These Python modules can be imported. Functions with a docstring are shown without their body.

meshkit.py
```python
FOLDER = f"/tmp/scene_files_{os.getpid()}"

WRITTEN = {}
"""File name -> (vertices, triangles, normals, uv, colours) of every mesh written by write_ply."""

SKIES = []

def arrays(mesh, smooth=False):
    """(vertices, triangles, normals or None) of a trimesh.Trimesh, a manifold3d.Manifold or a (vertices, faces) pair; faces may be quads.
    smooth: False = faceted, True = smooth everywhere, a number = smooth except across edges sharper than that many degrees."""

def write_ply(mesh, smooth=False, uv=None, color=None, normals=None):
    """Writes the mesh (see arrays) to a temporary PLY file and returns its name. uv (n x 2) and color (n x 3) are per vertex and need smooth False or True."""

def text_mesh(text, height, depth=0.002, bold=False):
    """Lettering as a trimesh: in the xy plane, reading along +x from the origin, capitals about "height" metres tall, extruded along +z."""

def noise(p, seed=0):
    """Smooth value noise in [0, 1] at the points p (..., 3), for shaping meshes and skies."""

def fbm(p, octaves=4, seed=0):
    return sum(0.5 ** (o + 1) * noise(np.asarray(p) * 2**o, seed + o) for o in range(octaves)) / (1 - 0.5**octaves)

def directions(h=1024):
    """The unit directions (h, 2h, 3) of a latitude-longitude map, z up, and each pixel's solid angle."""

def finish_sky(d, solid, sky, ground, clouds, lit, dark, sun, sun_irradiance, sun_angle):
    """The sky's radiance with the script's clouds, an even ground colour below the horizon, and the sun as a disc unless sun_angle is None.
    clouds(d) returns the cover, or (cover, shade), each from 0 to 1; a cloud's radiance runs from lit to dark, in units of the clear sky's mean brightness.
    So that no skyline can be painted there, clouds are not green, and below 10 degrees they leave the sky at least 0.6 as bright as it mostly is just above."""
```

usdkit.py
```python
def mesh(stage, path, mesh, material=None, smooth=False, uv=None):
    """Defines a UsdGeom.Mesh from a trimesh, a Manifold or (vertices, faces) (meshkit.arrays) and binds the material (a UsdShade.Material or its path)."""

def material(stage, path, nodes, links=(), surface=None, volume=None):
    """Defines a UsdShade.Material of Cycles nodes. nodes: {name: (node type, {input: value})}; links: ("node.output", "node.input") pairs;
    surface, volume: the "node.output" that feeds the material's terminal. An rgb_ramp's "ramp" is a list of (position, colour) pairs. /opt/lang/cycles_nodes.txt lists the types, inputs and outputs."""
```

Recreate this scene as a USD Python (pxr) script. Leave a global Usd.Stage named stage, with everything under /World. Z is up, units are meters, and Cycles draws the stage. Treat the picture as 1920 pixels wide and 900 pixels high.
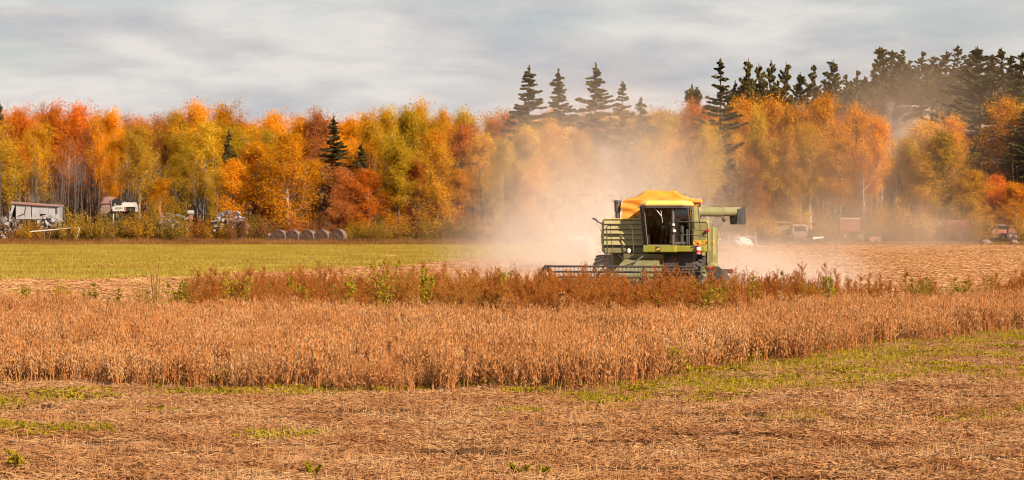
import math, numpy as np, trimesh, usdkit, meshkit
from pxr import Usd, UsdGeom, UsdLux, UsdShade, Gf, Sdf, Vt

stage = Usd.Stage.CreateInMemory()
UsdGeom.SetStageUpAxis(stage, 'Z')
UsdGeom.SetStageMetersPerUnit(stage, 1.0)
UsdGeom.Xform.Define(stage, '/World')

# ------------------------------------------------------------------ camera, sky, sun, exposure
F, EYE, HY = 5000.0, 2.7, 412.0          # focal length in photo pixels, eye height, horizon row
cam = UsdGeom.Camera.Define(stage, '/World/camera')
cam.CreateHorizontalApertureAttr(36.0)
cam.CreateFocalLengthAttr(36.0 * F / 1920)
cam.CreateClippingRangeAttr((0.5, 20000.0))
cam.AddTranslateOp().Set((0, 0, EYE))
cam.AddRotateXOp().Set(90 - math.degrees(math.atan((450 - HY) / F)))
cam.CreateExposureAttr(1.22)

SUN = np.array([0.55, -0.64, 0.50]); SUN /= np.linalg.norm(SUN)
SUN_EL, SUN_ROT = math.asin(SUN[2]), math.atan2(SUN[0], SUN[1])
sun = UsdLux.DistantLight.Define(stage, '/World/sun')
sun.CreateIntensityAttr(1.25); sun.CreateAngleAttr(0.53); sun.CreateColorAttr((1.0, 0.86, 0.68)); sun.CreateNormalizeAttr(True)
_z = SUN; _x = np.cross([0, 0, 1], _z); _x /= np.linalg.norm(_x); _y = np.cross(_z, _x)
sun.AddTransformOp().Set(Gf.Matrix4d(*_x, 0, *_y, 0, *_z, 0, 0, 0, 0, 1))
SKY = 0.055
skymat = usdkit.material(stage, '/World/Looks/sky', {
    'tc': ('texture_coordinate', {}),
    'sky': ('sky_texture', {'sky_type': 'single_scattering', 'sun_disc': False, 'sun_elevation': SUN_EL, 'sun_rotation': SUN_ROT, 'aerosol_density': 2.0}),
    'map': ('mapping', {'scale': (13.0, 13.0, 48.0), 'location': (3.1, 0.0, 1.7)}),
    'n': ('noise_texture', {'scale': 1.0, 'detail': 5.0, 'roughness': 0.5, 'distortion': 0.12}),
    'map2': ('mapping', {'scale': (14.0, 14.0, 58.0), 'location': (7.3, 2.0, 4.2)}),
    'n2': ('noise_texture', {'scale': 1.0, 'detail': 6.0, 'roughness': 0.55, 'distortion': 0.15}),
    'sep': ('separate_xyz', {}),
    'low': ('map_range', {'value': 0.0, 'from_min': 0.03, 'from_max': 0.10, 'to_min': 0.30, 'to_max': 0.0, 'clamp': True}),
    'add': ('math', {'math_type': 'add'}),
    'cov': ('map_range', {'from_min': 0.36, 'from_max': 0.70, 'to_min': 0.55, 'to_max': 1.0, 'clamp': True, 'range_type': 'smoothstep'}),
    'tone': ('rgb_ramp', {'ramp': [(0.34, (3.8, 3.9, 4.2)), (0.5, (5.1, 4.9, 4.75)), (0.62, (6.2, 5.85, 5.55))]}),
    'mix': ('mix', {'mix_type': 'mix'}),
    'bg': ('background_shader', {'strength': SKY}),
}, [('tc.generated', 'map.vector'), ('map.vector', 'n.vector'), ('tc.generated', 'map2.vector'), ('map2.vector', 'n2.vector'),
    ('tc.generated', 'sep.vector'), ('sep.z', 'low.value'), ('n.fac', 'add.value1'), ('low.result', 'add.value2'), ('add.value', 'cov.value'),
    ('cov.result', 'mix.fac'), ('n2.fac', 'tone.fac'), ('sky.color', 'mix.color1'), ('tone.color', 'mix.color2'), ('mix.color', 'bg.color')],
    surface='bg.background')
dome = UsdLux.DomeLight.Define(stage, '/World/sky')
UsdShade.MaterialBindingAPI.Apply(dome.GetPrim()).Bind(skymat)
dome.GetPrim().SetCustomDataByKey('kind', 'structure')

# ------------------------------------------------------------------ placing by the photograph
def X(px, D): return (px - 960.0) / F * D
def Zp(py, D): return EYE - (py - HY) / F * D
def Dg(py): return F * EYE / (py - HY)
def rng(seed): return np.random.default_rng(seed)
def sstep(a, b, x):
    t = np.clip((np.asarray(x, float) - a) / (b - a), 0, 1); return t * t * (3 - 2 * t)

# ------------------------------------------------------------------ names, things, meshes
_used = {}
def numbered(path):
    n = _used.get(path, 0); _used[path] = n + 1
    return path if n == 0 else f'{path}_{n:03d}'
def tag(prim, label=None, cat=None, group=None, kind=None):
    for k, v in (('label', label), ('category', cat), ('group', group), ('kind', kind)):
        if v: prim.SetCustomDataByKey(k, v)
    return prim
def thing(name, label, cat, loc=(0, 0, 0), rotz=0.0, scale=(1, 1, 1), group=None, copy_of=None, kind=None):
    x = UsdGeom.Xform.Define(stage, numbered('/World/' + name))
    if copy_of is not None:
        x.GetPrim().GetReferences().AddInternalReference(copy_of.GetPath()); x.GetPrim().SetInstanceable(True)
    for op, v in ((UsdGeom.XformOp.TypeTranslate, Gf.Vec3d(*map(float, loc))), (UsdGeom.XformOp.TypeRotateZ, float(rotz)), (UsdGeom.XformOp.TypeScale, Gf.Vec3f(*map(float, scale)))):
        nm = 'xformOp:' + {UsdGeom.XformOp.TypeTranslate: 'translate', UsdGeom.XformOp.TypeRotateZ: 'rotateZ', UsdGeom.XformOp.TypeScale: 'scale'}[op]
        ty = {'xformOp:translate': Sdf.ValueTypeNames.Double3, 'xformOp:rotateZ': Sdf.ValueTypeNames.Float, 'xformOp:scale': Sdf.ValueTypeNames.Float3}[nm]
        x.GetPrim().CreateAttribute(nm, ty, False).Set(v)
    x.GetPrim().CreateAttribute('xformOpOrder', Sdf.ValueTypeNames.TokenArray, False, Sdf.VariabilityUniform).Set(['xformOp:translate', 'xformOp:rotateZ', 'xformOp:scale'])
    return tag(x.GetPrim(), label, cat, group, kind)
def obj(name, mesh, mat, parent=None, smooth=False, **kw):
    path = numbered((str(parent.GetPath()) if parent is not None else '/World') + '/' + name)
    if isinstance(mesh, MB): mesh = mesh.done()
    return tag(usdkit.mesh(stage, path, mesh, mat, smooth=smooth).GetPrim(), **kw)

class MB:
    """Collects shapes into one mesh."""
    def __init__(s): s.v, s.f, s.n = [], [], 0
    def add(s, v, f):
        v = np.asarray(v, float); f = np.asarray(f, int)
        if f.shape[1] == 4: f = np.vstack([f[:, [0, 1, 2]], f[:, [0, 2, 3]]])
        s.v.append(v); s.f.append(f + s.n); s.n += len(v); return s
    def tm(s, m): return s.add(m.vertices, m.faces)
    def done(s): return (np.vstack(s.v), np.vstack(s.f))
    def box(s, lo, hi, b=0.0, R=None, at=None):
        lo, hi = np.minimum(lo, hi).astype(float), np.maximum(lo, hi).astype(float)
        if b <= 0:
            m = trimesh.creation.box(extents=hi - lo); m.apply_translation((lo + hi) / 2)
        else:
            b = min(b, 0.49 * (hi - lo).min()); p = []
            for i in np.ndindex(2, 2, 2):
                c = np.where(i, hi, lo); d = np.where(i, -1.0, 1.0) * b
                for k in range(3):
                    q = c + d; q[k] = c[k]; p.append(q)
            m = trimesh.convex.convex_hull(np.array(p))
        if R is not None:
            c = (lo + hi) / 2 if at is None else np.asarray(at, float)
            m.vertices = (m.vertices - c) @ np.asarray(R).T + c
        return s.tm(m)
    def hull(s, pts): return s.tm(trimesh.convex.convex_hull(np.asarray(pts, float)))
    def tube(s, pts, r, sides=6, cap=True):
        p = np.asarray(pts, float); r = np.broadcast_to(r, (len(p),))
        t = np.gradient(p, axis=0); t /= np.linalg.norm(t, axis=1, keepdims=True) + 1e-12
        ref = np.where(np.abs(t[:, 2:]) < 0.9, [0, 0, 1.0], [1.0, 0, 0])
        a = np.cross(t, ref); a /= np.linalg.norm(a, axis=1, keepdims=True) + 1e-12; b = np.cross(t, a)
        an = np.arange(sides) * 2 * np.pi / sides
        v = p[:, None] + r[:, None, None] * (np.cos(an)[None, :, None] * a[:, None] + np.sin(an)[None, :, None] * b[:, None])
        i, j = np.meshgrid(np.arange(len(p) - 1), np.arange(sides), indexing='ij')
        q = np.stack([i * sides + j, i * sides + (j + 1) % sides, (i + 1) * sides + (j + 1) % sides, (i + 1) * sides + j], -1).reshape(-1, 4)
        f = np.vstack([q[:, [0, 1, 2]], q[:, [0, 2, 3]]])
        if cap:
            n = len(p) * sides; v = np.vstack([v.reshape(-1, 3), p[0], p[-1]])
            k = np.arange(sides); l = (len(p) - 1) * sides
            f = np.vstack([f, np.stack([k * 0 + n, (k + 1) % sides, k], 1), np.stack([k * 0 + n + 1, l + k, l + (k + 1) % sides], 1)])
        return s.add(v.reshape(-1, 3), f)
    def cyl(s, p, q, r, sides=20): return s.tube([p, q], r, sides)
    def lathe(s, prof, axis='z', at=(0, 0, 0), sides=28):
        prof = np.asarray(prof, float); an = np.arange(sides) * 2 * np.pi / sides
        rr, hh = prof[:, 0], prof[:, 1]
        c, sn = np.cos(an), np.sin(an)
        A = rr[:, None] * c; B = rr[:, None] * sn; Hh = np.broadcast_to(hh[:, None], A.shape)
        v = {'z': np.stack([A, B, Hh], -1), 'x': np.stack([Hh, A, B], -1), 'y': np.stack([A, Hh, B], -1)}[axis].reshape(-1, 3) + np.asarray(at, float)
        i, j = np.meshgrid(np.arange(len(prof) - 1), np.arange(sides), indexing='ij')
        q = np.stack([i * sides + j, i * sides + (j + 1) % sides, (i + 1) * sides + (j + 1) % sides, (i + 1) * sides + j], -1).reshape(-1, 4)
        if axis == 'y': q = q[:, ::-1]
        return s.add(v, q)

def quads(c, u, w):
    """Flat four-cornered pieces: centres c, half axes u and w."""
    n = len(c); v = np.stack([c - u - w, c + u - w, c + u + w, c - u + w], 1).reshape(-1, 3)
    k = np.arange(n)[:, None] * 4
    return v, np.vstack([k + [0, 1, 2], k + [0, 2, 3]])
def leafy(c, u, w):
    """Pointed pieces (diamond shape)."""
    n = len(c); v = np.stack([c - u, c + w, c + u, c - w], 1).reshape(-1, 3)
    k = np.arange(n)[:, None] * 4
    return v, np.vstack([k + [0, 1, 2], k + [0, 2, 3]])
def unit(v): return v / (np.linalg.norm(v, axis=-1, keepdims=True) + 1e-12)
def rand_leaves(r, c, size, out=None, bias=0.6, aspect=0.7, shape=leafy):
    n = len(c); nrm = unit(r.normal(size=(n, 3)) + (0 if out is None else bias * out))
    a = unit(np.cross(nrm, unit(r.normal(size=(n, 3))))); b = np.cross(nrm, a)
    s = size * r.uniform(0.65, 1.35, (n, 1)) / 2
    return shape(c, a * s, b * s * aspect)

# ------------------------------------------------------------------ materials
def L(name): return '/World/Looks/' + name
def plain(name, col, rough=0.6, metal=0.0, spec=0.4, dirt=None, dirt_amt=0.5, scale=3.0, bump=0.0, bscale=30.0, streak=(1, 1, 1)):
    """Solid material with wear: noise mixes the colour with a dirt colour of its own."""
    d = dirt if dirt is not None else tuple(0.75 * np.array(col))
    nodes = {'tc': ('texture_coordinate', {}), 'm': ('mapping', {'scale': streak}),
             'n': ('noise_texture', {'scale': scale, 'detail': 6.0, 'roughness': 0.65}),
             'r': ('map_range', {'from_min': 0.40, 'from_max': 0.72, 'to_min': 0.0, 'to_max': dirt_amt, 'clamp': True}),
             'mx': ('mix', {'mix_type': 'mix', 'color1': col, 'color2': d}),
             'b': ('noise_texture', {'scale': bscale, 'detail': 3.0}), 'bp': ('bump', {'strength': bump, 'distance': 0.02}),
             'p': ('principled_bsdf', {'roughness': rough, 'metallic': metal, 'specular_ior_level': spec})}
    links = [('tc.object', 'm.vector'), ('m.vector', 'n.vector'), ('n.fac', 'r.value'), ('r.result', 'mx.fac'), ('mx.color', 'p.base_color'), ('tc.object', 'b.vector')]
    if bump: links += [('b.fac', 'bp.height'), ('bp.normal', 'p.normal')]
    return usdkit.material(stage, L(name), nodes, links, surface='p.BSDF')
def foliage(name, c1, c2, c3=None, trans=0.35, scale=0.35, jitter=0.28, fine=2.2, vary=0.0):
    """Leaves: two or three tones in patches, each leaf a little different, light coming through."""
    c3 = c3 or c2
    nodes = {'g': ('geometry', {}), 'n': ('noise_texture', {'scale': scale, 'detail': 2.0}), 'n2': ('noise_texture', {'scale': fine, 'detail': 2.0}),
             'a': ('math', {'math_type': 'multiply_add', 'value2': 0.6}), 'a2': ('math', {'math_type': 'multiply', 'value2': 0.4}),
             'rp': ('rgb_ramp', {'ramp': [(0.32, c1), (0.5, c2), (0.68, c3)]}),
             'mr': ('map_range', {'from_min': 0.0, 'from_max': 1.0, 'to_min': 1 - jitter, 'to_max': 1 + jitter}),
             'mul': ('mix', {'mix_type': 'multiply', 'fac': 1.0}), 'cx': ('combine_xyz', {}), 'oi': ('object_info', {}), 'om': ('map_range', {'to_min': 1 - vary, 'to_max': 1 + 0.9 * vary}), 'tone': ('math', {'math_type': 'multiply'}),
             'd': ('diffuse_bsdf', {}), 't': ('translucent_bsdf', {}), 'mix': ('mix_closure', {'fac': trans})}
    links = [('g.position', 'n.vector'), ('g.position', 'n2.vector'), ('n2.fac', 'a2.value1'), ('n.fac', 'a.value1'), ('a2.value', 'a.value3'), ('a.value', 'rp.fac'),
             ('g.random_per_island', 'mr.value'), ('oi.random', 'om.value'), ('om.result', 'tone.value1'), ('mr.result', 'tone.value2'), ('tone.value', 'cx.x'), ('tone.value', 'cx.y'), ('tone.value', 'cx.z'),
             ('rp.color', 'mul.color1'), ('cx.vector', 'mul.color2'), ('mul.color', 'd.color'), ('mul.color', 't.color'), ('d.BSDF', 'mix.closure1'), ('t.BSDF', 'mix.closure2')]
    return usdkit.material(stage, L(name), nodes, links, surface='mix.closure')

LEAF = {
    'red orange': foliage('leaves_red_orange', (0.689, 0.156, 0.0187), (0.738, 0.218, 0.017), (0.623, 0.133, 0.0255), trans=0.42, vary=0.32),
    'orange': foliage('leaves_orange', (0.754, 0.265, 0.0102), (0.771, 0.328, 0.0119), (0.738, 0.218, 0.0119), trans=0.42, vary=0.32),
    'gold': foliage('leaves_gold', (0.722, 0.328, 0.017), (0.705, 0.359, 0.0204), (0.738, 0.273, 0.0119), trans=0.42, vary=0.32),
    'yellow': foliage('leaves_yellow', (0.689, 0.39, 0.0187), (0.623, 0.382, 0.0221), (0.722, 0.351, 0.0153), trans=0.42, vary=0.32),
    'olive': foliage('leaves_olive', (0.426, 0.265, 0.0213), (0.558, 0.312, 0.0238), (0.656, 0.296, 0.017), trans=0.42, vary=0.32),
    'rust': foliage('leaves_rust', (0.508, 0.164, 0.051), (0.574, 0.203, 0.0425), (0.459, 0.14, 0.0595), trans=0.42, vary=0.32),
}
M_SPRUCE = foliage('spruce_needles', (0.080, 0.070, 0.026), (0.11, 0.09, 0.030), (0.135, 0.10, 0.032), trans=0.15, jitter=0.4)
M_PINE = foliage('pine_needles', (0.105, 0.085, 0.026), (0.140, 0.105, 0.028), (0.17, 0.12, 0.03), trans=0.2, jitter=0.4)
SHRUBLEAF = {'gold': foliage('willow_gold', (0.42, 0.20, 0.02), (0.52, 0.26, 0.02), (0.34, 0.15, 0.02), trans=0.35), 'yellow': foliage('willow_yellow', (0.50, 0.28, 0.02), (0.42, 0.25, 0.02), (0.50, 0.24, 0.02), trans=0.35),
    'olive': foliage('willow_olive', (0.22, 0.14, 0.022), (0.30, 0.18, 0.02), (0.38, 0.18, 0.02), trans=0.35), 'rust': foliage('willow_rust', (0.22, 0.085, 0.035), (0.28, 0.11, 0.03), (0.20, 0.075, 0.035), trans=0.35),
    'orange': foliage('willow_orange', (0.50, 0.17, 0.015), (0.44, 0.16, 0.02), (0.40, 0.13, 0.02), trans=0.35), 'red orange': foliage('willow_red', (0.44, 0.11, 0.02), (0.50, 0.15, 0.02), (0.36, 0.09, 0.02), trans=0.35)}
M_BARK = plain('pale_bark', (0.34, 0.28, 0.23), 0.9, dirt=(0.12, 0.09, 0.07), dirt_amt=0.8, scale=1.5, streak=(1, 1, 2))
M_BARKD = plain('dark_bark', (0.085, 0.06, 0.045), 0.95, dirt=(0.05, 0.035, 0.03), dirt_amt=0.8, scale=2.0)
M_TWIG = plain('bare_twigs', (0.22, 0.15, 0.13), 0.95)

# ------------------------------------------------------------------ ground
def near_bumps(x, y):
    p = np.stack([x, y, np.zeros_like(x)], -1)
    z = (meshkit.fbm(p * 0.45, 3, 11) - 0.5) * 0.20 + (meshkit.noise(p * np.array([0.25, 0.7, 1]), 5) - 0.5) * 0.14
    return z * sstep(95, 70, y)
def hill_z(x, y):
    a = sstep(24, 46, x) * sstep(332, 398, y) * 13.0
    b = sstep(48, 58, x) * sstep(352, 388, y) * 6.2
    n = (meshkit.fbm(np.stack([x * 0.06, y * 0.06, 0 * x], -1), 4, 3) - 0.5) * 3.0 * sstep(335, 360, y) * sstep(20, 40, x)
    return a + b + n - 0.0 * sstep(600, 3000, y)
def ground_z(x, y):
    x, y = np.broadcast_arrays(np.asarray(x, float), np.asarray(y, float))
    return near_bumps(x, y) + hill_z(x, y)
def grid_sheet(xs, ys, zf):
    xx, yy = np.meshgrid(xs, ys); v = np.stack([xx, yy, zf(xx, yy)], -1).reshape(-1, 3)
    nx = len(xs); i, j = np.meshgrid(np.arange(len(ys) - 1), np.arange(nx - 1), indexing='ij'); k = (i * nx + j).ravel()
    return v, np.stack([k, k + 1, k + nx + 1, k + nx], -1)
def ground_mat(name, soil, straw, light, green, g0, g1, scale=1.0, gscale=0.12):
    nodes = {'g': ('geometry', {}), 'n1': ('noise_texture', {'scale': 0.5 * scale, 'detail': 4.0}), 'n2': ('noise_texture', {'scale': 7.0 * scale, 'detail': 6.0, 'roughness': 0.7}),
             'mg': ('mapping', {'scale': (0.35, 1.0, 1.0)}), 'n3': ('noise_texture', {'scale': gscale, 'detail': 5.0, 'roughness': 0.6}),
             'ad': ('math', {'math_type': 'multiply_add', 'value2': 0.45}), 'sc': ('math', {'math_type': 'multiply', 'value2': 0.55}),
             'rp': ('rgb_ramp', {'ramp': [(0.36, soil), (0.50, straw), (0.66, light)]}),
             'gm': ('map_range', {'from_min': g0, 'from_max': g1, 'to_min': 0.0, 'to_max': 1.0, 'clamp': True}),
             'mx': ('mix', {'mix_type': 'mix', 'color2': green}), 'bp': ('bump', {'strength': 0.35, 'distance': 0.05}),
             'd': ('diffuse_bsdf', {'roughness': 0.5})}
    links = [('g.position', 'n1.vector'), ('g.position', 'n2.vector'), ('g.position', 'mg.vector'), ('mg.vector', 'n3.vector'), ('n1.fac', 'sc.value1'), ('n2.fac', 'ad.value1'), ('sc.value', 'ad.value3'),
             ('ad.value', 'rp.fac'), ('n3.fac', 'gm.value'), ('gm.result', 'mx.fac'), ('rp.color', 'mx.color1'), ('mx.color', 'd.color'), ('n2.fac', 'bp.height'), ('bp.normal', 'd.normal')]
    return usdkit.material(stage, L(name), nodes, links, surface='d.BSDF')
M_GROUND = ground_mat('stubble_soil', (0.17, 0.080, 0.040), (0.27, 0.138, 0.068), (0.36, 0.20, 0.105), (0.30, 0.22, 0.035), 0.60, 0.72)
M_GREENF = ground_mat('green_field_soil', (0.20, 0.14, 0.032), (0.30, 0.215, 0.05), (0.36, 0.27, 0.075), (0.34, 0.17, 0.075), 0.46, 0.62, scale=0.4, gscale=0.06)
M_MARGIN = ground_mat('margin_soil', (0.10, 0.055, 0.028), (0.20, 0.10, 0.045), (0.28, 0.15, 0.06), (0.16, 0.11, 0.03), 0.5, 0.7)
M_ROCK = ground_mat('hill_rock', (0.08, 0.055, 0.045), (0.17, 0.125, 0.105), (0.25, 0.195, 0.17), (0.10, 0.075, 0.035), 0.52, 0.62, scale=0.5, gscale=0.10)

def spread(a, b, step0, grow):
    out, s = [a], step0
    while out[-1] < b: out.append(out[-1] + s); s *= grow
    return np.array(out)
xs = np.concatenate([-spread(23, 660, 0.5, 1.13)[::-1], np.arange(-22.8, 23, 0.2), spread(23, 660, 0.5, 1.13)])
ys = np.concatenate([np.arange(-40, 22, 4.0), np.arange(22, 84, 0.22), spread(84, 330, 0.5, 1.03), spread(331, 420, 3.0, 1.0), spread(424, 700, 6, 1.2)])
ys = ys[np.concatenate([[True], np.diff(ys) > 0.05])]
obj('stubble_field', grid_sheet(xs, ys, lambda x, y: near_bumps(x, y) - 0.035 * sstep(84, 60, y) - 0.35 * sstep(325, 345, y)), M_GROUND, smooth=True, kind='structure', label='harvested tan stubble field')
# rocky hill at the right, behind the aspens
hx, hy = np.arange(14, 130, 1.1), np.arange(326, 470, 1.1)
def hz(x, y):
    z = hill_z(x, y); st = 1.3                      # ledges
    q = np.floor(z / st) * st + st * sstep(0.55, 1.0, (z / st) % 1.0)
    return np.where(z > 2, 0.55 * q + 0.45 * z, z) + 0.03 - 0.6 * sstep(337, 327, y) - 1.2 * sstep(19, 14, x)
obj('rocky_hill', grid_sheet(hx, hy, hz), M_ROCK, smooth=40, kind='structure', label='wooded granite hill behind the aspens')

def strip_sheet(edge_near, edge_far, px0, px1, z, n=160, m=40):
    """A sheet between two field edges given as rows of the photograph's ground, with a ragged near edge."""
    px = np.linspace(px0, px1, n); en, ef = np.array([edge_near(p) for p in px]), np.array([edge_far(p) for p in px])
    t = np.linspace(0, 1, m)[:, None]; D = en[None] * (1 - t) + ef[None] * t; xx = (px[None] - 960) / F * D
    v = np.stack([xx, D, np.full_like(D, z)], -1).reshape(-1, 3)
    i, j = np.meshgrid(np.arange(m - 1), np.arange(n - 1), indexing='ij'); k = (i * n + j).ravel()
    return v, np.stack([k, k + 1, k + n + 1, k + n], -1)
def green_edge(px): return np.interp(px, [-900, 0, 300, 700, 1000, 1120], [112, 118, 124, 150, 200, 246]) + 3 * math.sin(px * 0.031) + 1.5 * math.sin(px * 0.11 + 1)
def green_far(px): return np.interp(px, [-900, 1120], [283, 275])
obj('green_field', strip_sheet(green_edge, green_far, -900, 1120, 0.004), M_GREENF, kind='structure', label='yellow green hay field left of the stubble')
obj('field_margin', strip_sheet(lambda p: 284 + 5 * math.sin(p * 0.02), lambda p: 336, -900, 2900, 0.008), M_MARGIN, kind='structure', label='rough brown ground along the foot of the wood')

# ------------------------------------------------------------------ scattered ground plants (stuff)
def instancer(name, protos, pts, rz, sc, idx, label, cat, tilt=None):
    path = numbered('/World/' + name); pi = UsdGeom.PointInstancer.Define(stage, path)
    rel = pi.CreatePrototypesRel()
    for pname, parts in protos:
        x = UsdGeom.Xform.Define(stage, numbered(path + '/' + pname))
        for qname, mesh, mat in parts:
            usdkit.mesh(stage, str(x.GetPath()) + '/' + qname, mesh.done() if isinstance(mesh, MB) else mesh, mat)
        rel.AddTarget(x.GetPath())
    n = len(pts); q = np.zeros((n, 4)); q[:, 0] = np.cos(rz / 2); q[:, 3] = np.sin(rz / 2)
    pi.CreatePositionsAttr(Vt.Vec3fArray.FromNumpy(np.asarray(pts, np.float32)))
    pi.CreateOrientationsAttr(Vt.QuathArray([Gf.Quath(float(a[0]), float(a[1]), float(a[2]), float(a[3])) for a in q]))
    sc = np.asarray(sc, float); sc = np.repeat(sc[:, None], 3, 1) if sc.ndim == 1 else sc
    pi.CreateScalesAttr(Vt.Vec3fArray.FromNumpy(sc.astype(np.float32)))
    pi.CreateProtoIndicesAttr(Vt.IntArray.FromNumpy(np.asarray(idx, np.int32)))
    return tag(pi.GetPrim(), label, cat, None, 'stuff')
def lattice(r, x0, x1, y0, y1, step, jit=0.5):
    gx, gy = np.meshgrid(np.arange(x0, x1, step), np.arange(y0, y1, step)); p = np.stack([gx.ravel(), gy.ravel()], 1)
    return p + r.uniform(-jit, jit, p.shape) * step
def pxy(p): return 960 + F * p[:, 0] / p[:, 1], HY + F * EYE / p[:, 1]
def scatter(name, protos, p, r, label, cat, smin=0.85, smax=1.15, zoff=0.0, hs=None, any_turn=True):
    n = len(p); z = ground_z(p[:, 0], p[:, 1]) + zoff
    s = r.uniform(smin, smax, n); sc = np.repeat(s[:, None], 3, 1)
    if hs is not None: sc[:, 2] *= hs
    rz = r.uniform(0, 2 * np.pi, n) if any_turn else r.uniform(-0.3, 0.3, n)
    return instancer(name, protos, np.column_stack([p, z]), rz, sc, r.integers(0, len(protos), n), label, cat)

M_POD = foliage('bean_pods', (0.60, 0.24, 0.08), (0.76, 0.375, 0.15), (0.89, 0.54, 0.26), trans=0.28, scale=0.8, jitter=0.5, fine=9.0)
M_STALK = foliage('bean_stalks', (0.36, 0.115, 0.035), (0.46, 0.17, 0.05), (0.52, 0.22, 0.07), trans=0.1, scale=0.8, fine=9.0)
M_STRAW = foliage('straw', (0.48, 0.195, 0.075), (0.70, 0.345, 0.15), (0.87, 0.53, 0.26), trans=0.2, scale=0.9, jitter=0.55, fine=6.0)
M_GREENW = foliage('green_leaf', (0.26, 0.21, 0.012), (0.42, 0.32, 0.016), (0.55, 0.39, 0.030), trans=0.4, scale=0.7, jitter=0.4, fine=6.0)
M_REDW = foliage('red_weed', (0.50, 0.135, 0.032), (0.62, 0.20, 0.036), (0.70, 0.33, 0.06), trans=0.3, scale=0.45, jitter=0.5, fine=4.0)
M_WSTEM = foliage('weed_stem', (0.20, 0.07, 0.028), (0.26, 0.11, 0.035), (0.30, 0.16, 0.04), trans=0.1)

def sticks(p, q, r):
    """Thin three-sided sticks from p to q (arrays)."""
    p, q = np.asarray(p, float), np.asarray(q, float); n = len(p); t = unit(q - p)
    a = unit(np.cross(t, np.where(np.abs(t[:, 2:]) < 0.9, [0, 0, 1.0], [1.0, 0, 0]))); b = np.cross(t, a); r = np.broadcast_to(r, (n,))[:, None]
    ring = [(a * math.cos(k * 2.0944) + b * math.sin(k * 2.0944)) * r for k in range(3)]
    v = np.stack([p + o for o in ring] + [q + o * 0.6 for o in ring], 1).reshape(-1, 3); k = np.arange(n)[:, None] * 6
    return v, np.vstack([k + x for x in ([0, 1, 4], [0, 4, 3], [1, 2, 5], [1, 5, 4], [2, 0, 3], [2, 3, 5])])

def soy_patch(seed, step=0.6, n=13):
    r = rng(seed); st, pods = MB(), MB()
    for _ in range(n):
        b = np.append(r.uniform(-step / 2, step / 2, 2), 0); h = r.uniform(0.58, 0.84); lean = np.append(r.normal(0, 0.07, 2), 0)
        top = b + lean * h + [0, 0, h]; st.add(*sticks([b], [top], 0.006))
        ends = [(b, top)]
        for _k in range(r.integers(2, 5)):
            t = r.uniform(0.12, 0.5); s = b + (top - b) * t; a = r.uniform(0, 6.28); e = s + np.array([math.cos(a) * 0.09, math.sin(a) * 0.09, r.uniform(0.2, 0.42)])
            st.add(*sticks([s], [e], 0.004)); ends.append((s, e))
        m = 46; k = r.integers(0, len(ends), m); t = r.uniform(0.12, 1.02, m)[:, None] ** 0.8
        p0, p1 = np.array([e[0] for e in ends])[k], np.array([e[1] for e in ends])[k]
        c = p0 + (p1 - p0) * t + r.normal(0, 0.026, (m, 3)); c[:, 2] = np.maximum(c[:, 2], 0.05)
        d = unit(np.column_stack([r.normal(0, 0.40, (m, 2)), r.choice([1, -1], m) * r.uniform(0.6, 1.1, m)]))
        w = unit(np.cross(d, unit(r.normal(size=(m, 3)))))
        pods.add(*leafy(c, d * r.uniform(0.022, 0.040, (m, 1)), w * r.uniform(0.0075, 0.0120, (m, 1))))
    return ('plant_patch', [('pods', pods, M_POD), ('stalks', st, M_STALK)])
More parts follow.
